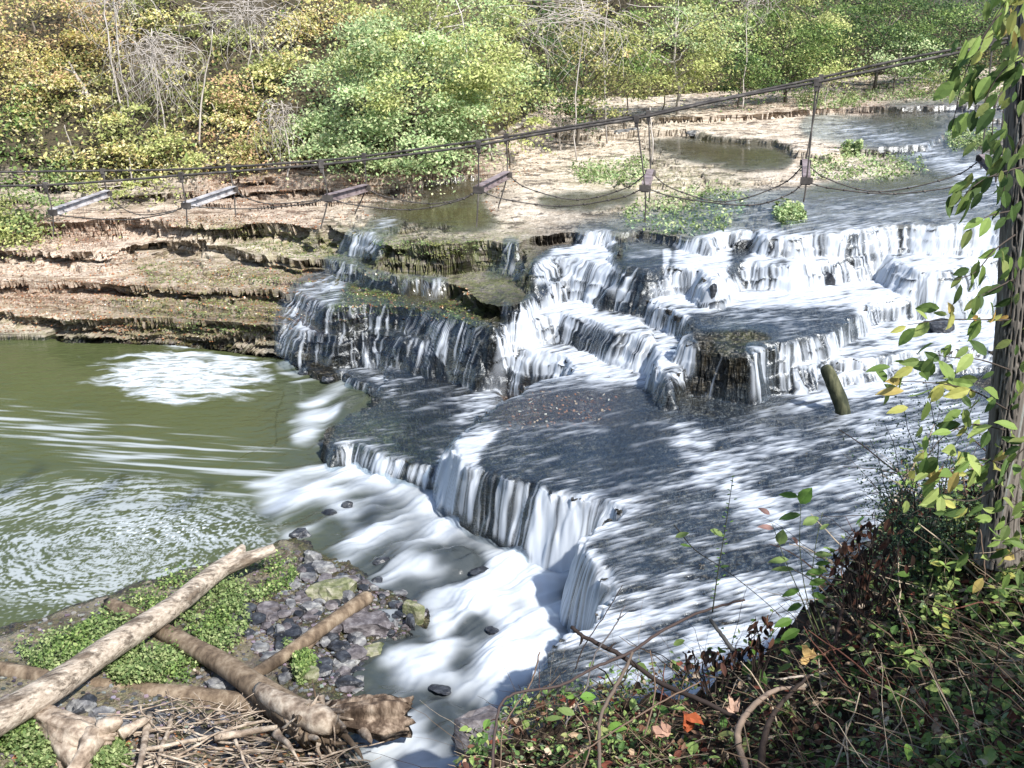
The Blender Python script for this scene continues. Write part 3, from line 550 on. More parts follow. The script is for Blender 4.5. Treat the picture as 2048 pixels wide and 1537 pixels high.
def hitpx(px, py):
    px = np.atleast_1d(np.asarray(px, float)) + rng.uniform(-1, 1, np.size(px)); py = np.atleast_1d(np.asarray(py, float)) + rng.uniform(-1, 1, np.size(py))
    u = np.clip(((px - ZBX) / 3).astype(int), 0, ZBW - 1); v = np.clip(((py - ZBY) / 3).astype(int), 0, ZBH - 1); i = ZB[v, u]
    return np.stack([_zx[i], _zy[i], _zz[i]], -1).astype(float)
# ------------------------------------------------------------------ leaves, tubes, trees
def col_mat(name, trans=.35, rough=.6, spec=.25):
    M = NM(name); c = M.attr('col', 'Color')
    p = M.n('BsdfPrincipled', {'Base Color': c, 'Roughness': rough, 'Specular IOR Level': spec}).outputs[0]
    if trans: p = M.n('MixShader', {0: trans, 1: p, 2: M.n('BsdfTranslucent', {'Color': c}).outputs[0]}).outputs[0]
    return M.done(p)
MAT_LEAF = col_mat('leaf_green'); MAT_DEAD = col_mat('dead_leaf', .15)
def bark_mat(name, pts, sc_=5., bd=.03, st=(1, 1, .25)): return simple_mat(name, pts, sc_, .9, .9, st, .2, bd)
MAT_TRUNK = bark_mat('bark_grey', [(.3, (.05, .04, .03)), (.55, (.16, .135, .11)), (.75, (.32, .29, .25))])
MAT_PALE = bark_mat('bark_pale', [(.3, (.30, .26, .22)), (.6, (.55, .50, .46)), (.8, (.75, .70, .68))])
MAT_DARKB = bark_mat('bark_dark', [(.3, (.018, .012, .010)), (.55, (.055, .04, .03)), (.8, (.15, .12, .10))])
def unit(v): return v / (np.linalg.norm(v, axis=-1, keepdims=True) + 1e-9)
def leaves(P, N, L, Wd, A=None, droop=0., fold=0.):
    "one four-sided leaf per point: P centre, N face normal, L length, Wd width"
    n = len(P); N = unit(N); A = rng.normal(size=(n, 3)) if A is None else A
    A = A - (A * N).sum(1, keepdims=True) * N; A = unit(A); B = np.cross(N, A)
    L = np.broadcast_to(L, n)[:, None]; Wd = np.broadcast_to(Wd, n)[:, None]
    v = np.stack([P - A * L * .5, P + B * Wd * .5 - A * L * .06 + N * L * fold, P + A * L * .5, P - B * Wd * .5 - A * L * .06 + N * L * fold], 1).reshape(-1, 3)
    f = np.arange(4 * n).reshape(n, 4); return v, f
def big_leaves(P, A, N, L, Wd):
    "pointed leaves with a folded midrib and a drooping tip; P is the stalk end, A the direction"
    n = len(P); A = unit(A); N = N - (N * A).sum(1, keepdims=True) * A; N = unit(N); B = np.cross(A, N)
    L = np.broadcast_to(L, n)[:, None]; Wd = np.broadcast_to(Wd, n)[:, None]
    ts = [0, .18, .42, .68, .88, 1.]; ws = [0, .34, .5, .40, .18, 0]; vs = []
    for t, w in zip(ts, ws):
        c = P + A * L * t - N * L * .22 * t * t
        if w == 0: vs.append(c)
        else: vs += [c - B * Wd * w + N * Wd * .13, c, c + B * Wd * w + N * Wd * .13]
    k = len(vs); v = np.stack(vs, 1).reshape(-1, 3); b = (np.arange(n) * k)[:, None]
    tri = [(0, 2, 1), (0, 3, 2), (k-1, k-4, k-3), (k-1, k-3, k-2)]; q = []
    for i in range(3):
        o_ = 1 + 3 * i; q += [(o_, o_+1, o_+4, o_+3), (o_+1, o_+2, o_+5, o_+4)]
    ft = (b[:, :, None] + np.array(tri)[None]).reshape(-1, 3); fq = (b[:, :, None] + np.array(q)[None]).reshape(-1, 4)
    return v, [ft, fq], k
def tube(pts, rad, ns=6, rough=0., seed=0, cap=True):
    pts = np.asarray(pts, float); n = len(pts); rad = np.broadcast_to(np.asarray(rad, float), n)
    T = unit(np.gradient(pts, axis=0)); up = np.array([0, 0, 1.]) if abs(T[0, 2]) < .9 else np.array([1., 0, 0])
    Nn = np.empty_like(pts); a = unit(np.cross(T[0], up))
    for i in range(n):
        a = a - T[i] * (a @ T[i]); a = a / (np.linalg.norm(a) + 1e-9); Nn[i] = a
    Bn = np.cross(T, Nn); an = np.linspace(0, 2 * pi, ns, endpoint=False)
    R = rad[:, None] * np.ones(ns)[None]
    if rough:
        sl = np.cumsum(np.r_[0, np.linalg.norm(np.diff(pts, axis=0), axis=1)])
        R = R * (1 + rough * fbm(np.cos(an)[None] * 1.6 + sl[:, None] * 1.2 / max(rad.mean() * 6, .2), np.sin(an)[None] * 1.6 + seed + 0 * sl[:, None], 4, 300 + seed) * 2)
    v = pts[:, None] + R[..., None] * (np.cos(an)[None, :, None] * Nn[:, None] + np.sin(an)[None, :, None] * Bn[:, None])
    i = np.arange(n * ns).reshape(n, ns); j = np.roll(i, -1, 1)
    f = np.stack([i[:-1], j[:-1], j[1:], i[1:]], -1).reshape(-1, 4); v = v.reshape(-1, 3)
    F = [f]
    if cap:
        c0 = len(v); v = np.vstack([v, pts[:1], pts[-1:]])
        F.append(np.array([(j[0, k], i[0, k], c0) for k in range(ns)] + [(i[-1, k], j[-1, k], c0 + 1) for k in range(ns)]))
    return v, F
class Acc:
    def __init__(s): s.v = []; s.f = {}; s.c = []; s.n = 0
    def add(s, v, F, col=None):
        if not isinstance(F, (list, tuple)): F = [F]
        for f in F:
            f = np.asarray(f)
            if len(f): s.f.setdefault(f.shape[1], []).append(f + s.n)
        s.v.append(v); s.n += len(v)
        if col is not None: s.c.append(np.broadcast_to(col, (len(v), 3)))
    def build(s, name, mat, parent=None, smooth=True):
        if not s.v: return None
        return mesh(name, np.vstack(s.v), [np.vstack(f) for f in s.f.values()], mat, parent, smooth=smooth, cols=np.vstack(s.c) if s.c else None)
def spline(pts, n=8):
    pts = np.asarray(pts, float); m = len(pts); P = np.vstack([2 * pts[0] - pts[1], pts, 2 * pts[-1] - pts[-2]]); out = []
    for i in range(m - 1):
        p0, p1, p2, p3 = P[i:i + 4]
        for t in np.arange(n) / n: out.append(.5 * (2 * p1 + (p2 - p0) * t + (2 * p0 - 5 * p1 + 4 * p2 - p3) * t * t + (3 * p1 - p0 - 3 * p2 + p3) * t ** 3))
    out.append(pts[-1]); return np.array(out)
def wiggle(a, b, n, amp, sag=0.):
    t = np.linspace(0, 1, n)[:, None]; d = np.linalg.norm(np.asarray(b) - np.asarray(a))
    w = np.cumsum(rng.normal(size=(n, 3)), 0); w = w - w[:1] * (1 - t) - w[-1:] * t
    p = np.asarray(a) * (1 - t) + np.asarray(b) * t + w * amp * d / n ** .5
    p[:, 2] -= (sag * 4 * t * (1 - t))[:, 0]; return p
PAL = {   # leaf colours, weights
 'mint': [((.38, .50, .24), 5), ((.54, .62, .32), 4), ((.22, .34, .14), 2), ((.66, .68, .40), 2)],
 'lime': [((.46, .50, .18), 4), ((.58, .58, .26), 3), ((.28, .34, .11), 2)],
 'weed': [((.24, .32, .12), 4), ((.38, .44, .20), 3), ((.13, .20, .07), 3)],
 'olive': [((.24, .27, .09), 4), ((.38, .38, .14), 3), ((.13, .16, .06), 3), ((.55, .50, .24), 1)],
 'yellow': [((.70, .62, .26), 4), ((.78, .70, .42), 3), ((.42, .42, .14), 4), ((.60, .42, .20), 1)],
 'gold': [((.74, .62, .32), 4), ((.60, .50, .16), 3), ((.64, .44, .24), 2), ((.40, .40, .14), 3)],
 'rust': [((.58, .38, .22), 4), ((.64, .48, .28), 3), ((.40, .34, .14), 3), ((.46, .46, .18), 3)],
 'dark': [((.08, .14, .05), 5), ((.14, .21, .07), 3), ((.05, .09, .04), 3), ((.26, .32, .12), 1)],
 'green': [((.18, .28, .08), 4), ((.30, .40, .13), 3), ((.10, .16, .05), 3), ((.45, .50, .22), 1)],
}
def palcol(key, n):
    p = PAL[key]; w = np.array([x[1] for x in p], float); k = rng.choice(len(p), n, p=w / w.sum())
    c = np.array([x[0] for x in p])[k] * rng.uniform(.75, 1.25, (n, 1)); return np.minimum(c, .8)
def crown(acc, c, R, key, n, ls, ncl=None, branches=None, root=None):
    ncl = ncl or max(12, int(R[0] * R[2] * 2.6)); d = unit(rng.normal(size=(ncl, 3))); rad = rng.uniform(.25, 1, (ncl, 1)) ** .6
    cc = c + d * rad * R; cc[:, 2] += rng.normal(size=ncl) * .15
    k = rng.integers(0, ncl, n); cs = rng.uniform(.35, 1.2, ncl)[:, None] * np.array([.78, .78, .24]) * (R.mean() / 3) ** .4
    P = cc[k] + rng.normal(size=(n, 3)) * cs[k]; P[:, 2] -= .25 * ((P[:, :2] - cc[k][:, :2]) ** 2).sum(1)
    N = rng.normal(size=(n, 3)) * .55 + np.array([0, -.25, .8])
    L = ls * rng.uniform(.6, 1.35, n); v, f = leaves(P, N, L, L * rng.uniform(.45, .7, n))
    tone = rng.uniform(.8, 1.2, ncl)[k][:, None]
    acc.add(v, f, np.repeat(palcol(key, n) * tone, 4, 0)); return cc
def tree(name, label, cat, px, py, rx, ry, r, key, dens=1., group=None, bark=None, ls=.155, nb=9, depth=1., tr=.10, key2=None, base=None):
    c = atr(px, py, r); sx = rx * r / FPX; sz = ry * r / FPX
    g = base if base is not None else np.array([c[0] + rng.uniform(-.5, .5), c[1] + .5, 0.])
    gz = float(max(rock_z(g[0], g[1])[0], 0)); b = np.array([g[0], g[1], gz - .1])
    t = empty(name, tuple(b), label, cat, group)
    n = int(np.clip(sx * sz * 560 * dens * (.15 / ls) ** 1.6, 500, 60000)); acc = Acc(); R = np.array([sx, sx * .75 * depth, sz])
    cc = crown(acc, c, R, key, n, ls)
    if key2: crown(acc, c + R * np.array([.2, -.2, .3]), R * .7, key2, n // 3, ls)
    acc.build('crown', MAT_LEAF, t, smooth=False)
    top = c + np.array([0, 0, sz * .3]); H = max(top[2] - b[2], 1.5); top = np.array([c[0], c[1], b[2] + H])
    tp = wiggle(b, top, 9, .05); w = Acc(); v, F = tube(tp, np.linspace(tr, tr * .3, 9), 6); w.add(v, F); w.build('trunk', bark or MAT_TRUNK, t)
    w = Acc()
    for q in cc[rng.choice(len(cc), min(nb, len(cc)), replace=False)]:
        k = int(np.clip((q[2] - b[2]) / H * .7 * 8, 1, 7)); v, F = tube(wiggle(tp[k], q, 7, .10), np.linspace(tr * .42, .012, 7), 5, cap=False); w.add(v, F)
    w.build('branches', bark or MAT_TRUNK, t); return t
G1 = 'trees and shrubs of the far wooded bank'
FT = [ # name, label, px, py, rx, ry, distance, palette, density, second palette
 ('tree','tall golden tree at the far left above the cables',60,60,190,120,54,'gold',1.2,'rust'),
 ('tree','yellow-green tree drooping left of the pale vine tangle',150,220,150,110,51,'yellow',1.,'olive'),
 ('shrub','dark green shrub at the left edge behind the cables',40,270,110,90,50,'olive',.9,'green'),
 ('shrub','pale green bush at the left edge beside the first bridge crossbeam',20,430,120,60,43.6,'lime',1.8,'weed'),
 ('shrub','bright yellow bush hanging over the left cables',270,290,130,75,48,'yellow',1.5,'lime'),
 ('sapling','small yellow bough dipping below the cables near the left crossbeams',265,372,95,36,46.0,'lime',1.5,None),
 ('tree','olive tree with yellow top behind the pale vine tangle',330,60,140,110,58,'yellow',1.,'olive'),
 ('tree','green tree between two pale vine tangles',420,120,110,110,56,'olive',1.1,'lime'),
 ('shrub','orange bush left of the big mint green tree',505,215,70,75,50,'rust',1.2,'yellow'),
 ('shrub','mixed orange and green shrub over the brown ledges',430,280,90,60,49,'yellow',.8,'rust'),
 ('shrub','olive undergrowth shrub beneath the orange bush',360,210,90,90,52,'olive',.8,'yellow'),
 ('tree','yellow tree above and left of the mint green tree',640,60,130,90,57,'yellow',1.2,'gold'),
 ('tree','big bright mint green tree spreading over the river ledges',810,185,250,150,48.5,'mint',2.6,'lime'),
 ('tree','tall light green tree behind the mint green tree',860,60,190,110,55,'lime',1.3,'mint'),
 ('shrub','low mint green skirt of foliage reaching down to the cables',790,285,210,50,46.8,'mint',1.6,None),
 ('shrub','round pale green bush at the right end of the mint green tree',1010,190,90,90,51,'lime',1.2,'mint'),
 ('tree','thin yellowish tree with many bare pale branches',1170,120,110,120,58,'olive',.55,'yellow'),
 ('tree','light green tree over the middle of the upper river',1350,70,150,100,62,'lime',1.1,'mint'),
 ('shrub','pale green bush hanging low above the dark rock ledge',1330,160,80,45,63,'lime',1.,None),
 ('shrub','fresh green bush with hanging boughs right of the bare branches',1260,90,70,70,60,'green',.9,'lime'),
 ('tree','mid green tree with layered boughs right of centre',1570,80,130,100,66,'green',1.2,'lime'),
 ('shrub','small bright green bush just above the cables',1660,145,60,30,64,'lime',1.2,None),
 ('tree','dark green tree near the upper right corner',1780,50,150,90,70,'dark',1.2,'green'),
 ('shrub','greyish green drooping bush in the dark right background',1800,105,80,35,66,'mint',.8,None),
 ('tree','very dark tree behind the overhanging leaves at the right',1930,70,150,110,72,'dark',1.1,None),
 ('shrub','low green bush at the far right river edge',1880,170,110,35,66,'green',.9,'olive'),
 ('shrub','green shrub between the cables and the far ledge',1480,150,90,50,64,'dark',1.,'green'),
 ('shrub','low yellow green bush above the second bridge crossbeam',440,318,85,38,47.2,'lime',1.2,'yellow'),
 ('shrub','orange tinged low bush left of the grey hanging vines',520,300,60,45,47.6,'rust',1.1,'lime'),
 ('shrub','small green bush at the foot of the yellow cable bush',140,330,80,40,47.2,'weed',1.2,'yellow'),
 ('shrub','light green shrub filling the slope between the vine tangles',410,215,80,60,50.5,'lime',1.1,'olive'),
 ('shrub','golden shrub on the slope below the tall golden tree',70,190,110,60,50.5,'yellow',1.2,'rust'),
 ('shrub','green shrub on the slope above the orange bush',560,130,80,60,52.5,'lime',1.1,'yellow'),
 ('shrub','dark green shrub in the shaded gap beside the mint green tree',1120,190,70,60,56,'dark',.9,'olive'),
]
B1 = 'tall trees at the back of the wooded bank'
for i, (nm_, lb, px, py, rx, ry, r, key, dn, k2) in enumerate(FT):
    tree(nm_, lb, 'tree' if nm_ != 'shrub' else 'shrub', px, py, rx, ry, r, key, dn, G1, key2=k2, tr=.12 if nm_ == 'tree' else .05, bark=MAT_PALE if i % 4 == 1 else None, nb=16 if nm_ == 'tree' else 8)
for i, (px, py, rx, ry, r, key) in enumerate([(-150,120,220,150,56,'yellow'),(-120,330,150,90,50,'olive'),(120,-60,260,110,66,'olive'),(480,-50,240,110,68,'green'),(760,-80,220,110,72,'yellow'),(1080,-20,200,120,70,'olive'),(1400,-60,220,100,78,'green'),(1700,-60,240,100,80,'dark'),(2050,-40,260,120,82,'dark'),(2250,100,200,120,72,'green'),(250,120,220,120,62,'olive'),(560,140,160,130,60,'olive'),(1050,90,150,120,64,'dark'),(1650,60,180,90,76,'green')]):
    tree('tree', 'tall wooded-bank tree standing behind the front row of bushes', 'tree', px, py, rx, ry, r, key, .8, B1, tr=.16, ls=.2)
# pale dead vine tangles
def tangle(label, px, py, w, h, r, n, rad=.013):
    c = atr(px, py, r); sx = w * r / FPX; sz = h * r / FPX; g = rock_z(c[0], c[1])[0]
    t = empty('vine_tangle', (c[0], c[1], g), label, 'vine', 'pale bare vines on the far bank'); a = Acc()
    for i in range(n):
        s_ = c + np.array([rng.normal() * sx * .35, rng.normal() * .6, sz * rng.uniform(.3, 1)])
        e = s_ + np.array([rng.normal() * sx * .55, rng.normal() * .5, -sz * rng.uniform(.5, 1.8)])
        m = (s_ + e) / 2 + np.array([rng.normal() * sx * .5, rng.normal() * .4, sz * .35])
        p = spline([s_, m, e], 5); p += rng.normal(size=p.shape) * .05; v, F = tube(p, np.linspace(rad, rad * .45, len(p)), 4, cap=False); a.add(v, F)
    b = Acc(); v, F = tube(wiggle((c[0], c[1] + .3, g - .1), c + np.array([0, .2, sz]), 8, .05), np.linspace(.04, .02, 8), 6); b.add(v, F)
    b.build('stem', MAT_PALE, t); a.build('shoots', MAT_PALE, t)
tangle('large white tangle of bare hanging vines among yellow trees', 310, 150, 75, 85, 48.5, 90)
tangle('white bare branch spray high above the orange bush', 500, 60, 80, 60, 51, 70)
tangle('short drooping grey vines over the cables left of the mint green tree', 565, 265, 40, 60, 46.5, 45)
tangle('fan of bare grey branches right of the mint green tree', 1160, 70, 110, 70, 53, 60, .015)
tangle('thin bare grey branches at the top above the right trees', 1500, 20, 50, 40, 62, 30)
tangle('pale drooping branches in the upper left corner', 230, 30, 60, 60, 50, 45)
for i, (x0, y0, x1, y1, r, lb) in enumerate([(225,130,205,-60,49,'pale upright trunk near the top left corner'),(400,290,425,60,48.5,'thin pale leaning trunk between the vine tangles'),(1215,250,1210,-50,58,'thin pale trunk right of the shaded gap'),(985,230,900,-40,50,'slender grey stem rising out of the light green foliage'),(1305,300,1300,215,52,'pale dead stick standing at the river edge by the cables')]):
    a_ = atr(x0, y0, r); b_ = atr(x1, y1, r); a_[2] = min(a_[2], rock_z(a_[0], a_[1])[0]); v, F = tube(wiggle(a_, b_, 12, .03), np.linspace(.05, .02, 12), 7)
    o = mesh('dead_sapling', v, F, MAT_PALE); tag(o, lb, 'sapling')
# undergrowth over the far hillside
n = 46000; hx = rng.uniform(-45, 50, n); hy = np.interp(hx, HBL[:, 0], HBL[:, 1]) + rng.uniform(-.5, 1, n) ** 2 * 18 - .5
hz = rock_z(hx, hy); m = pn(hx * .35, hy * .35, 401) > -.12; P = np.stack([hx, hy, hz + rng.uniform(0, 1., n) ** 2 * 1.4], -1)[m]; n = len(P)
kk = np.array(['olive', 'yellow', 'green'])[(fbm(P[:, 0] * .15, P[:, 1] * .15, 2, 77) * 4 + rng.normal(size=n) * .5 + 1.2 - P[:, 0] * -.0).clip(0, 2).astype(int)]
C = np.zeros((n, 3))
for k in ('olive', 'yellow', 'green'): C[kk == k] = palcol(k, (kk == k).sum())
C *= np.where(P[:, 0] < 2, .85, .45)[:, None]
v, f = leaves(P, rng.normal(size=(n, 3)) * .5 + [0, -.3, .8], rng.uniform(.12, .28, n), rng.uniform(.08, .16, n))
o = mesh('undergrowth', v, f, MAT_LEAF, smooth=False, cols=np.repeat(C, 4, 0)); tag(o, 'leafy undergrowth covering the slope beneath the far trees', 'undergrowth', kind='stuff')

# ------------------------------------------------------------------ the derelict cable footbridge
MAT_RUST = simple_mat('rusty_steel', [(.3, (.03, .026, .024)), (.55, (.085, .075, .068)), (.75, (.20, .18, .16))], 6, .7, .4, (1, 1, 1), .4, .01)
MAT_SUNLIT = simple_mat('sunlit_steel', [(.3, (.16, .13, .13)), (.5, (.42, .40, .40)), (.75, (.70, .68, .68))], 5, .6, .3, (1, 1, 1), .4, .01)
be = np.array([cos(radians(14.1)), -sin(radians(14.1)), 0]); bn = np.array([sin(radians(14.1)), cos(radians(14.1)), 0]); BD, BWD = 16., 1.75
def br(px, py, far=0):
    d = ray(px, py); t = (BD + BWD * far) / (d @ bn); return np.array([0, 0, CH]) + d * t
bridge = empty('cable_footbridge', tuple(br(1290, 445)), 'derelict cable footbridge without deck, its rusty hangers and crossbeams strung above the falls', 'footbridge')
cabs = {0: [(-260,392),(-120,383),(0,373),(90,371),(230,362),(365,351),(500,341),(640,330),(760,317),(870,303),(955,291),(1100,265),(1275,237),(1450,199),(1633,165),(1800,130),(1960,97),(2080,70),(2250,30)],
        1: [(-260,362),(-120,352),(0,345),(215,342),(340,340),(458,334),(600,325),(728,313),(870,294),(1012,274),(1160,250),(1298,228),(1480,190),(1640,156),(1800,120),(1960,89),(2080,62),(2250,20)]}
for fa, pts in cabs.items():
    p = spline([br(x, y, fa) for x, y in pts], 8); off = np.array([0, 0, .022]); v, F = tube(p, .020, 7)
    mesh('main_cable', v, F, MAT_RUST, bridge)
    
HG = [ # near: top, beam end, dangling foot ; far: top, beam end, foot
 ((91,371),(105,425),(107,470),(205,343),(215,387),(220,392)), ((362,351),(372,412),(374,452),(457,334),(467,379),(471,430)),
 ((643,330),(655,397),(641,458),(728,313),(731,376),(710,428)), ((957,290),(957,380),(953,455),(1012,274),(1014,350),(996,417)),
 ((1273,238),(1290,377),(1290,445),(1297,228),(1301,346),(1298,405)), ((1633,165),(1613,362),(1607,405),(1642,156),(1611,326),(1611,330)),
 ((2022,85),(1994,346),(1992,350),(1985,84),(1964,317),(1962,330))]
def box(acc, c, ax, ay, az, sx, sy, sz):
    v = np.array([[x, y, z] for x in (-1, 1) for y in (-1, 1) for z in (-1, 1)], float) * .5
    v = c + v[:, :1] * sx * ax + v[:, 1:2] * sy * ay + v[:, 2:] * sz * az
    acc.add(v, np.array([[0, 1, 3, 2], [4, 6, 7, 5], [0, 4, 5, 1], [2, 3, 7, 6], [0, 2, 6, 4], [1, 5, 7, 3]]))
ez = np.array([0, 0, 1.])
for i, h in enumerate(HG):
    a, b, c, d, e, f = [br(*p, k // 3) for k, p in enumerate(h)]
    for (t_, m_, l_) in ((a, b, c), (d, e, f)):
        acc = Acc(); v, F = tube(spline([t_, m_, l_], 5), .012, 6); acc.add(v, F); box(acc, t_, be, bn, ez, .07, .06, .10); box(acc, t_ - ez * .08, be, bn, ez, .05, .04, .08)
        acc.build('hanger_rod', MAT_RUST, bridge, smooth=False)
    acc = Acc(); ax = unit(e - b); up = unit(np.cross(be, ax)); up = up * np.sign(up[2]); L = np.linalg.norm(e - b); mid = (b + e) / 2; sd_ = unit(np.cross(ax, up))
    mm = MAT_SUNLIT if i < 2 else (simple_mat('steel_beam', [(.3, (.10, .07, .07)), (.6, (.28, .23, .23))], 6) if i == 2 else bpy.data.materials['steel_beam'])  # first two beams paler: sunlight on their sides put into the colour
    box(acc, mid + up * .055, ax, sd_, up, L, .11, .012); box(acc, mid, ax, sd_, up, L - .02, .010, .10); box(acc, mid - up * .055, ax, sd_, up, L, .11, .012)
    bm_ = acc.build('crossbeam', mm, bridge, smooth=False)
    for q in (b, e):
        acc = Acc(); box(acc, q + up * .0, ax, sd_, up, .03, .17, .09); acc.build('end_plate', MAT_RUST, bridge, smooth=False)
SAG = {0: [((107,428),(250,440),(370,412)),((374,412),(500,418),(655,397)),((660,398),(820,420),(957,380)),((960,381),(1120,413),(1285,378)),((1296,378),(1498,411),(1609,364)),((1618,366),(1790,388),(1992,348)),((1996,348),(2100,352),(2250,300))],
       1: [((217,388),(280,430),(370,414)),((470,380),(540,408),(655,396)),((733,377),(860,408),(955,382)),((1016,351),(1155,400),(1290,350)),((1303,347),(1450,404),(1608,330)),((1614,329),(1760,384),(1962,320)),((1966,320),(2100,300),(2250,250))]}
for fa in (0, 1):
    for a, m, b in SAG[fa]:
        acc = Acc()
        p = spline([br(*a, fa), br(a[0] * .7 + m[0] * .3, a[1] * .45 + m[1] * .55, fa), br(*m, fa), br(b[0] * .7 + m[0] * .3, b[1] * .45 + m[1] * .55, fa), br(*b, fa)], 5)
        v, F = tube(p, .010, 5); acc.add(v, F)
        for q in p[::2]: v, F = tube([q - be * .02, q + be * .02], .016, 5); acc.add(v, F)
        acc.build('deck_cable', MAT_RUST, bridge)

# ------------------------------------------------------------------ driftwood
MAT_DRIFT = bark_mat('driftwood', [(.28, (.07, .05, .035)), (.45, (.26, .20, .15)), (.62, (.50, .42, .33)), (.8, (.68, .60, .50))], 5, .04, (1, 1, 1))
MAT_DRIFT2 = bark_mat('driftwood_brown', [(.3, (.05, .035, .025)), (.5, (.17, .125, .085)), (.75, (.36, .29, .21))], 5, .03)
MAT_WOOD = NM('peeling_bark'); M = MAT_WOOD
tc = M.n('TexCoord').outputs['Object']; mp = M.n('Mapping', {'Vector': M.n('Mapping', {'Vector': tc, 'Rotation': (0, 0, radians(-38))}).outputs[0], 'Scale': (.35, 1, 1)}).outputs[0]; n1 = M.noise(3.4, 8, .7, mp); n2 = M.noise(16, 6, .65, mp)
wood = M.ramp(n2, [(.3, (.12, .09, .065)), (.45, (.34, .28, .22)), (.62, (.50, .43, .35)), (.8, (.62, .56, .48))]); brk = M.ramp(n2, [(.3, (.05, .035, .025)), (.6, (.19, .145, .105)), (.8, (.36, .31, .25))])
msk = M.ramp(n1, [(.50, (0, 0, 0)), (.60, (1, 1, 1))])
MAT_WOOD = M.done(M.n('BsdfPrincipled', {'Base Color': M.mix(msk, wood, brk), 'Roughness': .85, 'Normal': M.bump(M.math('ADD', M.math('MULTIPLY', msk, .8), n2), .9, .03)}).outputs[0])
def log_pts(L): return [at(x, y, z) for x, y, z in L]
def log(name, label, pts, rads, mat, rough=.06, ns=18, parts=(), cat='log', broken=True, wig=.0):
    p = spline(log_pts(pts), 10); t = np.linspace(0, 1, len(p)); r = np.interp(t, np.linspace(0, 1, len(rads)), rads)
    c = log_pts(pts)[len(pts) // 2]; root = empty(name, (c[0], c[1], c[2] - max(rads)), label, cat)
    p = p + wig * rng.normal(size=p.shape)
    v, F = tube(p, r, ns, rough, seed=len(bpy.data.objects)); a = Acc()
    if broken:   # splintered ends
        n = len(p)
        for e, dr in ((0, p[0] - p[1]), (n - 1, p[-1] - p[-2])):
            dr = unit(dr); v[e * ns:(e + 1) * ns] += dr * (rng.uniform(-.3, .7, (ns, 1)) * r[e]) + rng.normal(size=(ns, 3)) * r[e] * .06
    a.add(v, F); a.build('trunk', mat, root)
    for nm_, pp, rr_, m_ in parts:
        q = spline(log_pts(pp), 8); v, F = tube(q, np.interp(np.linspace(0, 1, len(q)), np.linspace(0, 1, len(rr_)), rr_), 12, rough * 1.3, seed=len(bpy.data.objects)); a = Acc(); a.add(v, F); a.build(nm_, m_ or mat, root)
    return root
log('driftwood_log', 'long pale fallen trunk with peeling bark slanting up from the lower left corner', [(-260,1600,1.15),(-100,1492,1.1),(0,1437,1.05),(110,1372,1.0),(210,1302,.95),(330,1225,.85),(420,1155,.8),(478,1112,.78)], [.30,.29,.26,.25,.23,.21,.20,.17], MAT_WOOD,
    parts=[('branch_stub', [(440,1140,.78),(490,1120,.82),(548,1097,.9)], [.17,.15,.10], None), ('branch_stub', [(455,1128,.8),(478,1105,.95),(486,1092,1.02)], [.15,.13,.06], None)])
rw = log('driftwood_log', 'dark brown trunk ending in a torn root crown beside the stream', [(222,1212,.35),(300,1250,.45),(365,1285,.6),(440,1325,.7),(510,1372,.75),(575,1420,.75),(625,1450,.7)], [.16,.17,.18,.19,.22,.28,.36], MAT_DRIFT2,
    parts=[('root', [(520,1380,.85),(575,1415,.98),(640,1440,1.02),(668,1450,1.0)], [.14,.2,.24,.16], MAT_DRIFT)])
_rc = at(628, 1448, .85)
for i in range(46):   # splayed broken roots of the crown
    th = rng.uniform(0, 2 * pi); d = unit(np.array([.55 + .35 * rng.normal(), -.30 + .8 * cos(th), .8 * sin(th) - .05])); L = rng.uniform(.25, .75) * (1.25 if d[2] < 0 else .8)
    b0 = _rc + rng.normal(size=3) * [.22, .12, .12]; e = b0 + d * L; m = (b0 + e) / 2 + rng.normal(size=3) * .07; rr_ = rng.uniform(.02, .085)
    q = spline([b0 - d * .15, b0, m, e], 5); v, F = tube(q, np.interp(np.linspace(0, 1, len(q)), [0, .4, .8, 1], [rr_ * 1.5, rr_, rr_ * .5, .006]), 9, .22, i); mesh('root', v, F, MAT_DRIFT if i % 3 else MAT_DRIFT2, rw)
log('driftwood_log', 'smooth light brown log lying level across the gravel under the long fallen trunk', [(-60,1330,.4),(60,1350,.4),(150,1372,.4),(300,1388,.4),(420,1398,.42),(560,1418,.45)], [.13,.15,.19,.19,.18,.19], MAT_DRIFT2, .04)
log('driftwood_log', 'slender greenish brown log pointing from the root crown up to the stream', [(735,1195,.42),(690,1225,.45),(630,1268,.45),(570,1310,.42),(510,1350,.35),(440,1400,.2),(380,1450,.1)], [.15,.14,.13,.12,.12,.11,.09], MAT_DRIFT2, .05,
    parts=[('branch', [(655,1252,.45),(610,1300,.3),(575,1355,.2)], [.09,.08,.06], None)])
MAT_SLAB = bark_mat('torn_root_wood', [(.3, (.03, .02, .014)), (.48, (.10, .07, .05)), (.62, (.26, .20, .15)), (.8, (.5, .42, .34))], 7, .06)
log('root_slab', 'flat dark brown slab of torn root wood jutting out over the stream', [(655,1425,.72),(710,1430,.72),(770,1432,.7),(808,1432,.66)], [.16,.26,.34,.26], MAT_SLAB, .42, 48, cat='driftwood')
log('weathered_stump', 'broad grey weathered stump with splayed roots at the bottom left', [(50,1405,.65),(100,1440,.75),(160,1470,.8),(225,1478,.75)], [.12,.20,.28,.12], MAT_DRIFT, .30, 40, cat='stump',
    parts=[('root', [(120,1440,.8),(130,1490,.7),(170,1545,.6)], [.2,.17,.12], None), ('root', [(190,1470,.85),(170,1510,.8),(130,1560,.6)], [.18,.13,.08], None), ('root', [(60,1400,.7),(100,1460,.6),(130,1530,.5)], [.1,.12,.1], None), ('root', [(200,1460,.9),(232,1445,1.0),(245,1440,1.02)], [.14,.1,.04], None)])
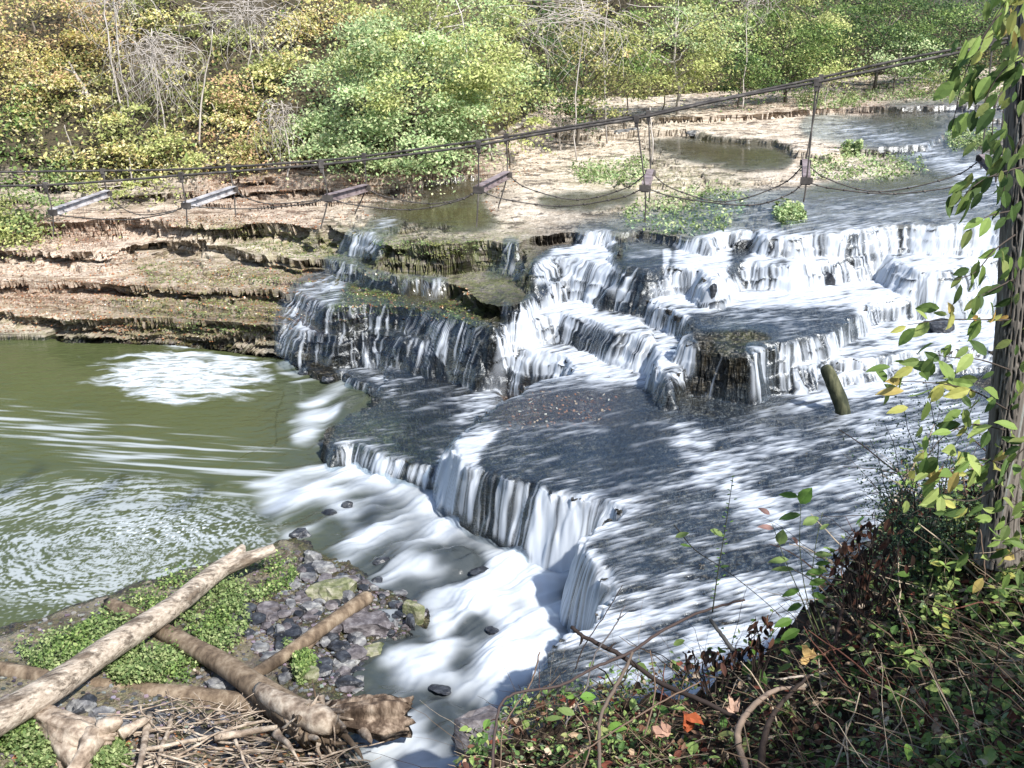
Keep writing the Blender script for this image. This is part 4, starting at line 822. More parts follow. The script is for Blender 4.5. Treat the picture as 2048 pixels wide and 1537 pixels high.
ST = [((298,1430,.6),(275,1545,.9),.07,'pale split stick standing among the twigs left of the root crown'),((345,1432,.5),(310,1540,.8),.05,'reddish stick leaning beside the pale split stick'),((290,1500,.75),(530,1442,.8),.035,'long thin pale stick lying across the twig pile'),((430,1475,.75),(555,1455,.8),.07,'short thick pale branch beneath the root crown'),((400,1350,.4),(388,1340,.8),.04,'stubby pale stick poking up by the brown log'),((240,1470,.8),(292,1440,.8),.1,'grey splinter of wood right of the weathered stump'),((470,1480,.9),(500,1545,.7),.03,'forked thin grey stick under the root crown')]
for (x0,y0,z0),(x1,y1,z1),r_,lb in ST:
    v, F = tube(wiggle(at(x0,y0,z0), at(x1,y1,z1), 8, .03), np.linspace(r_, r_ * .6, 8), 9, .1); tag(mesh('driftwood_stick', v, F, MAT_DRIFT), lb, 'stick')
a = Acc()
for i in range(260):
    x, y = rng.uniform(240, 720), rng.uniform(1400, 1600)
    if x > 560 and y < 1500: continue
    p0 = at(x, y, rng.uniform(.45, .8)); L = rng.uniform(.3, 1.5); an = rng.normal() * .7; d = np.array([cos(an), sin(an) * .8, rng.normal() * .12])
    v, F = tube(wiggle(p0 - d * L / 2, p0 + d * L / 2, 6, .06), np.linspace(1, .5, 6) * rng.choice([.008, .012, .02, .03], p=[.4, .3, .2, .1]), 5, cap=False); a.add(v, F)
tag(a.build('twig_pile', MAT_DRIFT), 'tangle of bleached twigs caught beneath the driftwood logs', 'twigs', kind='stuff')
# log standing in the river
b_ = at(1690, 838, 1.75); rb = b_[1]
tpt = [b_ + [0, 0, -.15], atr(1684, 815, rb), atr(1671, 780, rb + .05), atr(1658, 750, rb + .1), atr(1650, 733, rb + .12)]
p = spline(tpt, 8); v, F = tube(p, np.interp(np.linspace(0, 1, len(p)), [0, .25, .6, .9, 1], [.17, .18, .19, .15, .10]), 16, .16, 5)
tag(mesh('upright_log', v, F, bark_mat('wet_mossy_log', [(.3, (.012, .016, .012)), (.5, (.045, .05, .03)), (.68, (.12, .12, .07)), (.8, (.30, .32, .30))], 5)), 'short dark mossy log standing upright in the shallows below the block of rock', 'log')

# ------------------------------------------------------------------ rocks
def rock_mesh(c, sx, sy, sz, seed, ang=0., sub=2):
    import bmesh
    bm = bmesh.new(); bmesh.ops.create_icosphere(bm, subdivisions=sub, radius=1.)
    v = np.array([q.co[:] for q in bm.verts]); f = np.array([[q.index for q in fc.verts] for fc in bm.faces]); bm.free()
    r = np.random.default_rng(seed)
    for k in range(9):     # flat facets cut off a ball
        n = unit(r.normal(size=3)); n[2] *= 1.0; dd = r.uniform(.55, .85); s_ = v @ n; m = s_ > dd; v[m] -= np.outer(s_[m] - dd, n)
    v[:, 2] = np.clip(v[:, 2], -.6, r.uniform(.45, .8)); v += .04 * r.normal(size=v.shape)
    v = v * [sx, sy, sz]; ca, sa = cos(ang), sin(ang); v[:, :2] = v[:, :2] @ np.array([[ca, sa], [-sa, ca]])
    return v + c, f
def rmat(name, a_, b_, c_, d_): return simple_mat(name, [(.3, a_), (.48, b_), (.6, c_), (.75, d_)], 5, .65, .8, (1, 1, 1.6), .4, .04)
MAT_STONE = rmat('grey_stone', (.05, .05, .055), (.14, .14, .145), (.26, .26, .25), (.42, .42, .40))
MAT_WSTONE = rmat('wet_dark_stone', (.010, .011, .014), (.028, .030, .036), (.06, .065, .075), (.16, .17, .18)); MAT_WSTONE.node_tree.nodes['Principled BSDF'].inputs['Roughness'].default_value = .35
MAT_MSTONE = rmat('mossy_stone', (.05, .06, .02), (.15, .16, .08), (.25, .24, .17), (.36, .34, .27))
MAT_PSTONE = rmat('purple_stone', (.04, .034, .036), (.10, .088, .092), (.18, .165, .17), (.30, .285, .28))
RK = [(668,1172,62,34,'m','large flat grey boulder with a mossy left side above the slender log'),(645,1128,34,18,'s','grey slab leaning at the top of the stone heap beside the stream'),(625,1112,22,20,'s','upright grey stone at the tip of the gravel bar'),(600,1064,32,15,'w','dark wet rock at the corner where the pool meets the stream'),(695,1010,14,9,'w','small black rock alone in the white stream'),(660,1024,20,8,'w','low dark rock breaking the foam left of the small black rock'),
 (830,1215,34,34,'m','dark boulder with yellow moss and a bare twig beside the stream'),(822,1238,14,26,'w','narrow black wedge of rock leaning on the mossy boulder'),(725,1240,70,30,'p','wide flat wet slab sloping into the stream right of the slender log'),(745,1297,34,17,'m','rounded greenish stone at the water edge below the flat slab'),(690,1325,32,16,'s','grey speckled stone left of the rounded greenish stone'),(697,1362,40,20,'w','dark pitted rock at the stream edge above the root slab'),
 (622,1215,28,18,'s','pale grey stone left of the slender log'),(620,1338,24,26,'m','light green mossy stone behind the forked branch'),(570,1352,22,14,'s','pale stone under the slender log'),(440,1362,50,24,'s','broad tan slab between the brown log and the root crown'),(520,1290,22,12,'s','flat grey stone in the middle of the gravel bar'),(470,1260,24,13,'p','purple grey stone beside the green plants'),(545,1230,18,12,'p','small purplish stone above the flat grey stone'),
 (680,1290,30,14,'w','black wet stone in the shadow under the slab'),(590,1165,18,12,'s','small grey stone below the fallen trunk tip'),(760,1120,22,14,'w','wet black rock where the stream bends past the bar'),(200,1425,30,14,'s','grey slab in the gap under the level log'),(150,1405,22,12,'p','dark stone in the shade under the level log'),(240,1440,26,16,'s','pale angular stone beside the weathered stump'),
 (960,1140,26,9,'w','dark submerged ledge rock in the white plunge water'),(985,1262,22,7,'w','low wet rock with foam around it in the lower stream'),(970,1450,85,75,'p','big purple grey boulder at the foot of the near bank beside the stream'),(880,1380,30,6,'w','thin black rock crossing the lower stream'),(1300,600,1,1,None,''),(1880,650,38,26,'w','dark wet boulder at the right below the wide fall'),(1850,615,22,12,'w','smooth grey boulder hump above the dark right boulder'),(1655,555,16,26,'w','dark boulder showing through the wide upper fall'),
 (1860,505,14,7,'w','small dark stone tip in the foam of the upper fall'),(1725,515,24,9,'w','rounded wet boulder under a skin of water in the upper fall'),(610,742,16,11,'w','dark rock lump at the foot of the left cascade'),(655,758,14,9,'w','small wet rock at the pool edge below the left cascade'),(1430,580,10,22,'w','dark rock pillar in the gap of the upper fall'),(1160,402,0,0,None,''),(1255,262,30,8,'s','pale flat block on the dark ledge of the upper river'),(1395,270,24,7,'s','long pale stone on the upper river ledge'),(1440,600,14,10,'w','wet stone beneath the gap in the upper fall'),(1085,590,24,12,'w','smooth wet stone at the left of the stair of falls')]
mm = {'m': MAT_MSTONE, 's': MAT_STONE, 'w': MAT_WSTONE, 'p': MAT_PSTONE}
for i, (x, y, rx, ry, k, lb) in enumerate(RK):
    if not k: continue
    h = hitpx(x, y + ry * .7)[0]; r = h[1]; sx = rx * r / FPX; sz = ry * r / FPX
    v, f = rock_mesh(np.array([h[0], h[1] + sx * .2, h[2] + sz * .35]), sx, max(sx * .75, .15), sz * 1.15, 900 + i, rng.uniform(-.5, .5), 3)
    tag(mesh('boulder' if rx > 28 else 'rock', v, f, mm[k], smooth=False), lb, 'rock')
# small stones of the bar: individuals, then gravel
zone = [(560,1095),(620,1110),(730,1150),(860,1220),(790,1290),(735,1350),(720,1400),(640,1360),(560,1340),(500,1300),(470,1230),(560,1190),(600,1140)]
def scatter(poly, n):
    p = np.array(poly); out = np.zeros((0, 2))
    while len(out) < n:
        q = rng.uniform(p.min(0), p.max(0), (n * 2, 2)); out = np.vstack([out, q[polyfill(p, q[:, 0], q[:, 1])]])
    return out[:n]
sp = np.vstack([scatter(zone, 190), scatter([(20,1400),(500,1400),(560,1537),(100,1537)], 30)]); hp = hitpx(sp[:, 0], sp[:, 1])
for i, h in enumerate(hp):
    s_ = rng.uniform(.07, .2) * rng.choice([1, 1, 1.5]); v, f = rock_mesh(h + [0, 0, s_ * .2], s_, s_ * rng.uniform(.6, .9), s_ * rng.uniform(.4, .8), 2000 + i, rng.uniform(0, 3), 2)
    tag(mesh('stone', v, f, mm[rng.choice(list('swppw'))], smooth=False), 'small loose stone strewn on the gravel bar beside the stream', 'stone', 'small stones strewn on the gravel bar')
a = Acc(); sp = np.vstack([scatter(zone, 1500), scatter([(0,1260),(200,1200),(600,1100),(700,1300),(700,1537),(0,1537)], 1500)]); hp = hitpx(sp[:, 0], sp[:, 1]); base = [rock_mesh(np.zeros(3), 1, .8, .6, 3000 + i, 0, 1) for i in range(12)]
for h in hp:
    v, f = base[rng.integers(12)]; a.add(v * rng.uniform(.02, .07) + h + [0, 0, .01], f, np.array([.16, .15, .155]) * rng.uniform(.15, 1.6) * rng.uniform(.85, 1.15, 3))
tag(a.build('gravel', col_mat('gravel', 0, .7), smooth=False), 'loose gravel and pebbles covering the bar', 'gravel', kind='stuff')

# ------------------------------------------------------------------ low green plants, leaf litter
def plants(label, polys, n, key, ls, hgt, key2=None):
    P = np.vstack([hitpx(*scatter(p, n).T) for p in polys]); n_ = len(P)
    m = fbm(P[:, 0] * 1.2, P[:, 1] * 1.2, 3, 500) + rng.normal(size=n_) * .12 > -.12; P = P[m]; n_ = len(P)
    P[:, 2] += rng.uniform(0, 1, n_) ** 1.4 * hgt * (.5 + .8 * (fbm(P[:, 0] * 1.5, P[:, 1] * 1.5, 2, 501) + .4)); P[:, :2] += rng.normal(size=(n_, 2)) * .04
    C = palcol(key, n_)
    if key2: k = pn(P[:, 0] * .8, P[:, 1] * .8, 502) > .05; C[k] = palcol(key2, k.sum())
    L = ls * rng.uniform(.5, 1.4, n_); v, f = leaves(P, rng.normal(size=(n_, 3)) * .6 + [0, 0, .8], L, L * .6)
    tag(mesh('low_plants', v, f, MAT_LEAF, smooth=False, cols=np.repeat(C, 4, 0)), label, 'plants', kind='stuff')
plants('bright green low plants around the driftwood on the gravel bar', [[(180,1240),(330,1160),(500,1130),(590,1120),(600,1170),(520,1215),(400,1250),(300,1270)],[(30,1300),(200,1240),(300,1260),(250,1330),(80,1350)],[(340,1190),(480,1180),(500,1260),(440,1330),(330,1340)],[(190,1320),(330,1300),(400,1370),(240,1375)],[(-40,1480),(60,1440),(110,1537),(-40,1560)],[(150,1520),(240,1480),(260,1537),(150,1560)],[(570,1300),(630,1330),(600,1370)]], 6500, 'weed', .075, .32, 'green')
plants('grassy green tufts growing on the rock of the upper river', [[(1140,335),(1290,318),(1300,345),(1270,372),(1160,365)],[(1240,420),(1400,375),(1500,385),(1480,440),(1440,470),(1380,478),(1250,455)],[(1590,330),(1700,305),(1840,318),(1855,350),(1780,368),(1620,360)],[(1545,425),(1600,420),(1610,445),(1560,452)],[(1890,270),(1990,262),(1990,300),(1900,305)],[(1580,190),(1720,185),(1720,215),(1600,220)],[(1720,185),(2048,185),(2048,205),(1720,205)],[(1685,300),(1720,295),(1725,310),(1690,312)]], 3000, 'weed', .13, .4, 'mint')
plants('moss and small weeds over the ledges left of the falls', [[(330,445),(520,455),(660,480),(700,515),(560,515),(450,485)],[(260,525),(600,540),(620,565),(560,572),(300,565)],[(200,595),(560,600),(560,640),(300,635)],[(250,645),(550,655),(550,672),(260,665)],[(700,560),(940,600),(960,650),(780,640),(650,640)],[(720,480),(1000,485),(900,520),(740,505)]], 2200, 'olive', .07, .06, 'weed')
LP = [([(0,440),(250,440),(420,430),(640,430),(640,462),(512,455),(400,450),(200,490),(0,490)], 1500), ([(0,505),(300,500),(300,555),(0,555)], 500), ([(0,560),(260,560),(330,590),(200,620),(0,615)], 900), ([(200,500),(640,540),(600,690),(200,680)], 1800), ([(0,620),(200,625),(300,665),(0,665)], 900), ([(380,340),(1050,270),(1100,330),(1000,390),(700,400),(380,420)], 2400), ([(1060,240),(1300,240),(1200,310),(1080,330)], 300), ([(650,400),(1000,400),(1000,440),(650,440)], 400), ([(700,540),(950,580),(950,640),(650,650)],600), ([(20,1480),(700,1450),(700,1537),(20,1537)], 400),([(1400,185),(2048,175),(2048,215),(1400,225)],1000), ([(1050,780),(1250,790),(1200,850),(1000,860)],250)]
P = np.vstack([hitpx(*scatter(p, n).T) for p, n in LP]); n = len(P); P[:, 2] += .015
k = rng.random(n); C = np.where((k < .45)[:, None], np.array([.38, .17, .08]), np.where((k < .7)[:, None], np.array([.20, .09, .05]), np.where((k < .88)[:, None], np.array([.55, .38, .24]), np.array([.70, .62, .50])))) * rng.uniform(.7, 1.25, (n, 1))
v, f = leaves(P, rng.normal(size=(n, 3)) * .35 + [0, 0, 1], rng.uniform(.05, .12, n), rng.uniform(.04, .09, n))
tag(mesh('fallen_leaves', v, f, MAT_DEAD, smooth=False, cols=np.repeat(C, 4, 0)), 'brown and orange fallen leaves scattered over the rock ledges', 'leaves', kind='stuff')
# ------------------------------------------------------------------ the near bank under the viewer
NBP = np.array([(-9,-12),(-5,-4),(-2.4,2),(-.8,5),(-.5,6.3),(-.25,7.1),(.1,7.5),(1.1,7.9),(1.9,8.1),(2.8,8.3),(3.5,8.9),(4.6,10),(8,14),(13,20),(24,34),(60,34),(60,-12)], np.float32)
def nb(x, y):
    x = np.asarray(x, np.float32); y = np.asarray(y, np.float32)
    d = sdpoly(NBP, x + .12 * pn(x * 2, y * 2, 600), y + .12 * pn(x * 2, y * 2, 601))
    h = 6.35 + .62 * np.maximum(6.4 - y, 0) + .62 * np.maximum(x - 1.7, 0) ** 1.05 * np.clip(1.3 - np.maximum(y - 9, 0) * .12, 0, 1.3) + .12 * fbm(x * .8, y * .8, 4, 602) + .05 * pn(x * 5, y * 5, 604)
    h = np.minimum(h, 10.4 + .3 * x.clip(0, 99)); h = np.minimum(h, np.where(y > 3, 12 - .47 * y, 99))
    return np.where(d > 0, h - d * 2.6 - .3 * np.minimum(d, .4), h - .35 * np.exp(-np.maximum(-d, 0) / .35))
nx_, ny_ = 420, 330; bx, by = np.meshgrid(np.linspace(-9, 22, nx_), np.linspace(-8, 22, ny_)); bz = nb(bx, by)
MAT_SOIL = simple_mat('bank_soil', [(.3, (.012, .009, .007)), (.5, (.04, .028, .02)), (.65, (.09, .065, .045)), (.8, (.16, .12, .08))], 6, .9, .9, (1, 1, 1), .2, .06)
tag(mesh('near_bank', np.stack([bx, by, bz], -1).reshape(-1, 3), gridfaces(ny_, nx_, bz > -1.2), MAT_SOIL), kind='structure')
def hnb(px, py):
    px = np.atleast_1d(np.asarray(px, float)); py = np.atleast_1d(np.asarray(py, float)); dx = (px - 1024) / FPX; dy = (768.5 - py) / FPX; Yd = CP + dy * SP; Zd = -SP + dy * CP
    out = np.zeros((len(px), 3)); done = np.zeros(len(px), bool)
    for r in np.arange(3., 16, .06):
        t = r / Yd; x, y, z = dx * t, Yd * t, CH + Zd * t; h = nb(x, y); m = (~done) & (z <= h); out[m] = np.stack([x, y, h], -1)[m]; done |= m
    return out, done
FG = [(850,1600),(900,1520),(960,1450),(1040,1400),(1300,1355),(1500,1325),(1700,1255),(1800,1150),(1880,1050),(1990,960),(2150,900),(2700,860),(2700,1640),(850,1640)]
MAT_TWIG = col_mat('twig', 0, .8); MAT_DLEAF = col_mat('dry_leaf', .2, .7)
TC = np.array([(.03, .02, .016), (.06, .042, .03), (.13, .09, .06), (.26, .20, .14), (.42, .34, .25), (.12, .05, .035)])
def sc_hit(poly, n):
    q = scatter(poly, n); P, ok = hnb(q[:, 0], q[:, 1]); return P[ok & (P[:, 1] < 12)]
FG2 = FG[:6] + [(1590,1315),(1640,1190),(1740,1040),(1850,950),(1990,930),(2150,880),(2700,860),(2700,1640),(850,1640)]
P = sc_hit(FG2, 3000); a = Acc()
for p in P:
    L = rng.uniform(.15, .85); up = rng.uniform(-.15, .9) ** 1.0; an = rng.uniform(0, 2 * pi); d = unit(np.array([cos(an), sin(an) * .7, up])); q = p + rng.uniform(0, .12) * ez
    r_ = rng.choice([.002, .0035, .006, .010], p=[.35, .35, .2, .1]); c = TC[rng.choice(6, p=[.2, .2, .2, .2, .12, .08])]
    w = wiggle(q, q + d * L, 7, .055, -.02); v, F = tube(w, np.linspace(r_, r_ * .4, 7), 4, cap=False); a.add(v, F, c)
tag(a.build('brushwood', MAT_TWIG), 'dense tangle of dead twigs and stems covering the near bank', 'brushwood', kind='stuff')
def litter(name, label, poly, n, cols, s0, s1, h, tilt, mat, cat):
    P = sc_hit(poly, n); n = len(P); P[:, 2] += rng.uniform(0, 1, n) ** 1.5 * h; c = np.array(cols)[rng.choice(len(cols), n)] * rng.uniform(.7, 1.3, (n, 1)); L = rng.uniform(s0, s1, n)
    v, F, k = big_leaves(P, rng.normal(size=(n, 3)) * [1, 1, .5], rng.normal(size=(n, 3)) * tilt + [0, 0, 1], L, L * rng.uniform(.35, .75, n))
    tag(mesh(name, v, F, mat, smooth=False, cols=np.repeat(c, k, 0)), label, cat, kind='stuff')
BR = [(.08, .035, .025), (.14, .07, .045), (.03, .018, .014), (.24, .14, .09), (.22, .07, .045), (.42, .30, .20), (.5, .40, .30)]
GR = [(.14, .24, .07), (.22, .33, .10), (.08, .14, .05), (.34, .43, .16), (.17, .24, .13)]
litter('dead_leaves', 'dark brown dead leaves lying and hanging over the near bank', FG2, 6200, BR, .04, .10, .25, .8, MAT_DLEAF, 'leaves')
litter('ground_cover', 'small green leaves growing through the brush of the near bank', FG2, 12000, GR, .022, .06, .34, .6, MAT_LEAF, 'ground cover')
litter('broad_leaves', 'scattered broad bright green leaves among the twigs of the near bank', FG2, 800, [(.16, .28, .06), (.24, .34, .10), (.10, .20, .05), (.34, .38, .14)], .07, .13, .42, .6, MAT_LEAF, 'leaves')
litter('ivy_leaves', 'larger green leaves sprouting on the bank right of the tree foot', [(1750,1250),(1900,1080),(2100,1020),(2700,950),(2700,1600),(1700,1600)], 3000, GR + [(.30, .36, .12)], .035, .085, .35, .6, MAT_LEAF, 'leaves')
litter('bank_greens', 'pale green and yellow leaves at the lower left edge of the near bank', [(880,1560),(1000,1430),(1300,1400),(1350,1560)], 800, GR + [(.34, .36, .14)], .03, .07, .3, .6, MAT_LEAF, 'leaves')

# sticks, vines and stems: photo positions with horizontal distance
def stick(name, label, cat, pts, rads, col, ns=7, rough=.1, side=None, grp=None):
    p = spline([atr(*q) for q in pts], 8); p += rng.normal(size=p.shape) * .0022
    v, F = tube(p, np.interp(np.linspace(0, 1, len(p)), np.linspace(0, 1, len(rads)), rads), ns, rough, len(bpy.data.objects)); a = Acc(); a.add(v, F, np.array(col))
    for q in (side or []):
        pp = spline([atr(*z) for z in q], 5); v, F = tube(pp, np.linspace(rads[-1] * .8 + .002, .002, len(pp)), 5); a.add(v, F, np.array(col))
    tag(a.build(name, MAT_TWIG), label, cat, grp)
K = (.035, .025, .022)
stick('dead_branch', 'black broken branch pointing up left over the foaming edge of the falls', 'branch', [(1143,1255,7.6),(1170,1275,7.5),(1240,1310,7.4),(1320,1365,7.2),(1400,1400,7.),(1500,1450,6.8)], [.016,.017,.02,.02,.02,.018], K, side=[[(1165,1272,7.5),(1162,1285,7.5),(1158,1292,7.5)],[(1215,1300,7.4),(1232,1285,7.4)]])
stick('vine', 'long dark stem arching left from the falls edge down to the bottom bank', 'vine', [(1490,1200,7.5),(1400,1225,7.5),(1320,1265,7.4),(1260,1305,7.3),(1180,1340,7.2),(1120,1372,7.1),(1040,1385,7.),(1005,1405,6.9),(990,1460,6.7),(985,1560,6.4)], [.009,.011,.013,.013,.012,.011,.01,.01,.011,.012], (.07,.05,.045))
stick('vine', 'second arching stem crossing beneath the black broken branch', 'vine', [(1265,1305,7.3),(1250,1340,7.2),(1225,1385,7.),(1200,1440,6.8),(1200,1560,6.4)], [.011,.014,.015,.014,.015], (.13,.10,.08))
stick('vine', 'thick grey twisted vine curling like a hook in the bottom brush', 'vine', [(1610,1378,6.9),(1560,1378,6.9),(1520,1400,6.8),(1485,1440,6.7),(1475,1480,6.6),(1490,1530,6.5),(1510,1600,6.3)], [.010,.017,.022,.024,.024,.026,.028], (.24,.18,.14), 9, .15)
stick('vine', 'dark thick vine leaning against the hook shaped grey vine', 'vine', [(1620,1350,6.9),(1560,1410,6.8),(1530,1470,6.6),(1520,1560,6.4)], [.012,.018,.026,.03], (.05,.036,.03), 9)
stick('stick', 'pale straight stick lying across the brush below the cut stems', 'stick', [(1560,1358,7.1),(1640,1350,7.2),(1700,1340,7.2),(1738,1325,7.2)], [.008,.012,.013,.009], (.50,.43,.36))
stick('stick', 'thick grey brown branch slanting up to the right behind the cut stems', 'stick', [(1745,1380,6.9),(1780,1325,7.1),(1830,1270,7.2),(1865,1240,7.3)], [.028,.027,.024,.018], (.20,.155,.115), 9)
stick('vine', 'pale straw coloured vine running to the right edge beside the orange leaf', 'vine', [(1830,1405,6.6),(1900,1395,6.6),(1980,1405,6.6),(2050,1430,6.6),(2120,1470,6.5)], [.008,.009,.009,.009,.009], (.48,.40,.28))
stick('vine', 'second straw coloured vine under the first one at the right edge', 'vine', [(1800,1440,6.5),(1880,1412,6.5),(1960,1425,6.5),(2048,1465,6.5)], [.006,.008,.008,.007], (.40,.32,.22))
stick('twig', 'thin white twig slanting down at the bottom right', 'twig', [(1865,1430,6.5),(1900,1470,6.4),(1950,1500,6.3),(2000,1520,6.3)], [.004,.005,.005,.003], (.62,.60,.58))
stick('twig', 'thin forked white twig in the middle of the bottom brush', 'twig', [(1725,1455,6.5),(1760,1475,6.4),(1810,1500,6.4)], [.004,.005,.004], (.62,.60,.58), side=[[(1735,1460,6.5),(1765,1435,6.5)]])
stick('twig', 'grey bare twig rising steeply in front of the falls edge', 'twig', [(1250,1210,7.5),(1225,1260,7.4),(1190,1310,7.3),(1170,1380,7.1),(1130,1450,6.9)], [.004,.006,.007,.007,.007], (.12,.11,.11), side=[[(1235,1240,7.4),(1255,1225,7.4)]])
stick('twig', 'thin crooked dark twig reaching up left above the arching stem', 'twig', [(1245,1170,7.7),(1210,1230,7.6),(1170,1290,7.5),(1150,1340,7.4)], [.003,.004,.005,.005], K)
stick('cut_stem', 'dark upright cut stem standing against the white water', 'stem', [(1622,1203,7.4),(1628,1240,7.4),(1636,1300,7.3)], [.016,.017,.018], K, 8)
stick('cut_stem', 'forked upright cut stem right of the straight cut stem', 'stem', [(1690,1192,7.4),(1682,1230,7.4),(1670,1290,7.3)], [.012,.015,.015], (.09,.06,.05), 8, side=[[(1685,1215,7.4),(1672,1188,7.4)],[(1688,1200,7.4),(1700,1185,7.4)]])
stick('cut_stem', 'short stub between the two cut stems', 'stem', [(1655,1245,7.4),(1648,1280,7.3)], [.006,.012], (.09,.06,.05), 8)
stick('cut_stem', 'dark upright stick at the right of the hanging dead leaves', 'stem', [(1808,1235,7.3),(1818,1270,7.2),(1822,1320,7.1)], [.014,.015,.016], K, 8)
stick('stick', 'leaning blackish stick left of the leafy sapling pointing at the falls', 'stick', [(1420,1238,7.6),(1450,1280,7.5),(1480,1320,7.4),(1500,1360,7.2)], [.014,.016,.016,.014], (.06,.06,.06), 8)
for (pts, lb) in [([(1000,1540,6.5),(1010,1450,6.8),(1060,1370,7.1),(1080,1305,7.2)], 'thin twig with buds at the left tip of the near bank'), ([(1300,1300,7.2),(1310,1380,7.1),(1290,1470,6.8)], 'short dark upright stem below the crossing branches'), ([(1090,1560,6.3),(1200,1480,6.6),(1330,1400,6.9),(1400,1365,7.1)], 'slanting brown stem rising to the right in the bottom brush'), ([(1150,1400,7.),(1180,1480,6.7),(1160,1560,6.4)], 'brown upright stem in the green part of the bottom brush'), ([(1690,1380,7.),(1700,1450,6.7),(1720,1560,6.3)], 'tall straw stem in front of the orange leaf'), ([(1870,1170,7.3),(1880,1250,7.2),(1885,1300,7.1)], 'thin dry stalk on the slope below the tree foot'), ([(1900,1180,7.2),(1980,1165,7.2),(2060,1170,7.1)], 'thin pale twig lying level below the tree foot'), ([(1960,1060,6.9),(1970,1150,6.8),(1950,1200,6.8)], 'pale root running down from the tree foot')]:
    stick('twig', lb, 'twig', pts, [.004, .006, .006], (.16, .11, .08))
# leafy saplings and weeds
def leafy(name, label, cat, stems, leaves_, col, stem_col=(.10, .12, .05), srad=.005, mat=None, loc=None):
    b = atr(*stems[0][0]); t = empty(name, tuple(b), label, cat)
    for i, q in enumerate(stems):
        p = spline([atr(*z) for z in q], 6); v, F = tube(p, np.linspace(srad, srad * .4, len(p)), 6); a = Acc(); a.add(v, F, np.array(stem_col)); a.build('stem', MAT_TWIG, t)
    for (x, y, r, dx, dy, L, w, c) in leaves_:
        A = np.array([[dx, rng.uniform(-.4, .4), -dy]], float); N = np.array([[rng.normal() * .3, -.45, .9]])
        v, F, k = big_leaves(np.array([atr(x, y, r)]), A, N, L, L * w); a = Acc(); a.add(v, F, np.array(c if c is not None else col) * rng.uniform(.85, 1.15)); a.build('leaf', mat or MAT_LEAF, t, smooth=False)
    return t
g1, g2, g3, pk = (.10, .19, .035), (.20, .28, .09), (.06, .12, .03), (.30, .18, .16)
leafy('sapling', 'broad leaved green sapling standing in front of the rippled white water', 'sapling',
 [[(1650,1290,7.3),(1615,1200,7.4),(1600,1100,7.5),(1602,1005,7.5)],[(1640,1290,7.3),(1600,1190,7.4),(1570,1120,7.5),(1545,1050,7.5)],[(1655,1280,7.3),(1625,1180,7.4),(1630,1100,7.5),(1645,1025,7.5)]],
 [(1600,1008,7.5,.5,-.9,.15,.75,g1),(1597,995,7.5,-1,-.1,.15,.45,g1),(1602,1030,7.5,-1,.1,.17,.4,g3),(1560,1090,7.5,.2,-1,.12,.8,g2),(1548,1058,7.5,-1,-.4,.14,.4,pk),(1540,1030,7.5,-.8,-.5,.1,.5,pk),(1605,1050,7.5,1,-.4,.15,.5,g2),(1578,1120,7.5,-1,0,.16,.4,g2),(1590,1140,7.5,-1,-.1,.18,.3,g2),(1595,1090,7.5,-.4,-.8,.1,.6,pk),(1628,1110,7.5,1,-.1,.15,.4,g2),(1610,1150,7.4,1,-.3,.17,.4,g1),(1618,1170,7.4,.8,-.3,.14,.5,g1),(1600,1180,7.4,-.8,.2,.15,.4,g1),(1605,1210,7.4,-.7,.3,.13,.5,g1),(1622,1190,7.4,.9,.1,.13,.5,g1),(1630,1130,7.5,1,-.5,.12,.4,g1),(1585,1240,7.3,-1,.1,.16,.5,g1),(1600,1260,7.3,-.9,.3,.17,.5,g1),(1640,1060,7.5,.8,-.5,.09,.4,g2)], g1)
leafy('weed', 'tall thin dark stem with tiny leaves left of the broad leaved sapling', 'plant', [[(1425,1225,7.5),(1435,1150,7.5),(1450,1060,7.5),(1466,955,7.5)]],
 [(1466 + rng.normal() * 4 - (y - 955) * .15, y, 7.5, rng.choice([-1, 1]), -.6, .03, .4, g1) for y in range(955, 1200, 9)], g1, (.04, .045, .03), .006)
leafy('twig', 'long thin diagonal twig with a few leaves between the two saplings', 'twig', [[(1348,1050,7.8),(1390,1100,7.7),(1450,1140,7.6),(1520,1195,7.5),(1580,1250,7.4)]],
 [(1360,1090,7.7,1,0,.09,.35,g1),(1440,1135,7.6,1,-.2,.08,.35,g3),(1350,1075,7.7,.8,-.3,.12,.4,g2),(1420,1060,7.6,.9,.2,.12,.5,g2)], g1, (.03, .03, .028), .005)
leafy('weed', 'dark green seedling pair of leaves above the bottom brush', 'plant', [[(1520,1370,7.2),(1512,1320,7.3),(1505,1290,7.3)]], [(1510,1310,7.3,-.3,-1,.14,.6,g1),(1512,1340,7.3,.6,.6,.16,.6,g3),(1508,1300,7.3,.5,-.8,.1,.6,g1),(1505,1330,7.2,-.5,.6,.13,.6,g3)], g1)
leafy('weed', 'green leaf pair at the left of the bottom brush', 'plant', [[(1190,1450,6.9),(1185,1410,7.),(1175,1395,7.)]], [(1160,1395,7.,1,0,.13,.6,(.15,.30,.05)),(1215,1455,6.8,.9,-.3,.15,.6,(.15,.28,.05)),(1150,1430,6.9,-.8,-.3,.14,.5,g2),(1090,1440,6.9,.7,-.5,.16,.3,g2)], g1)
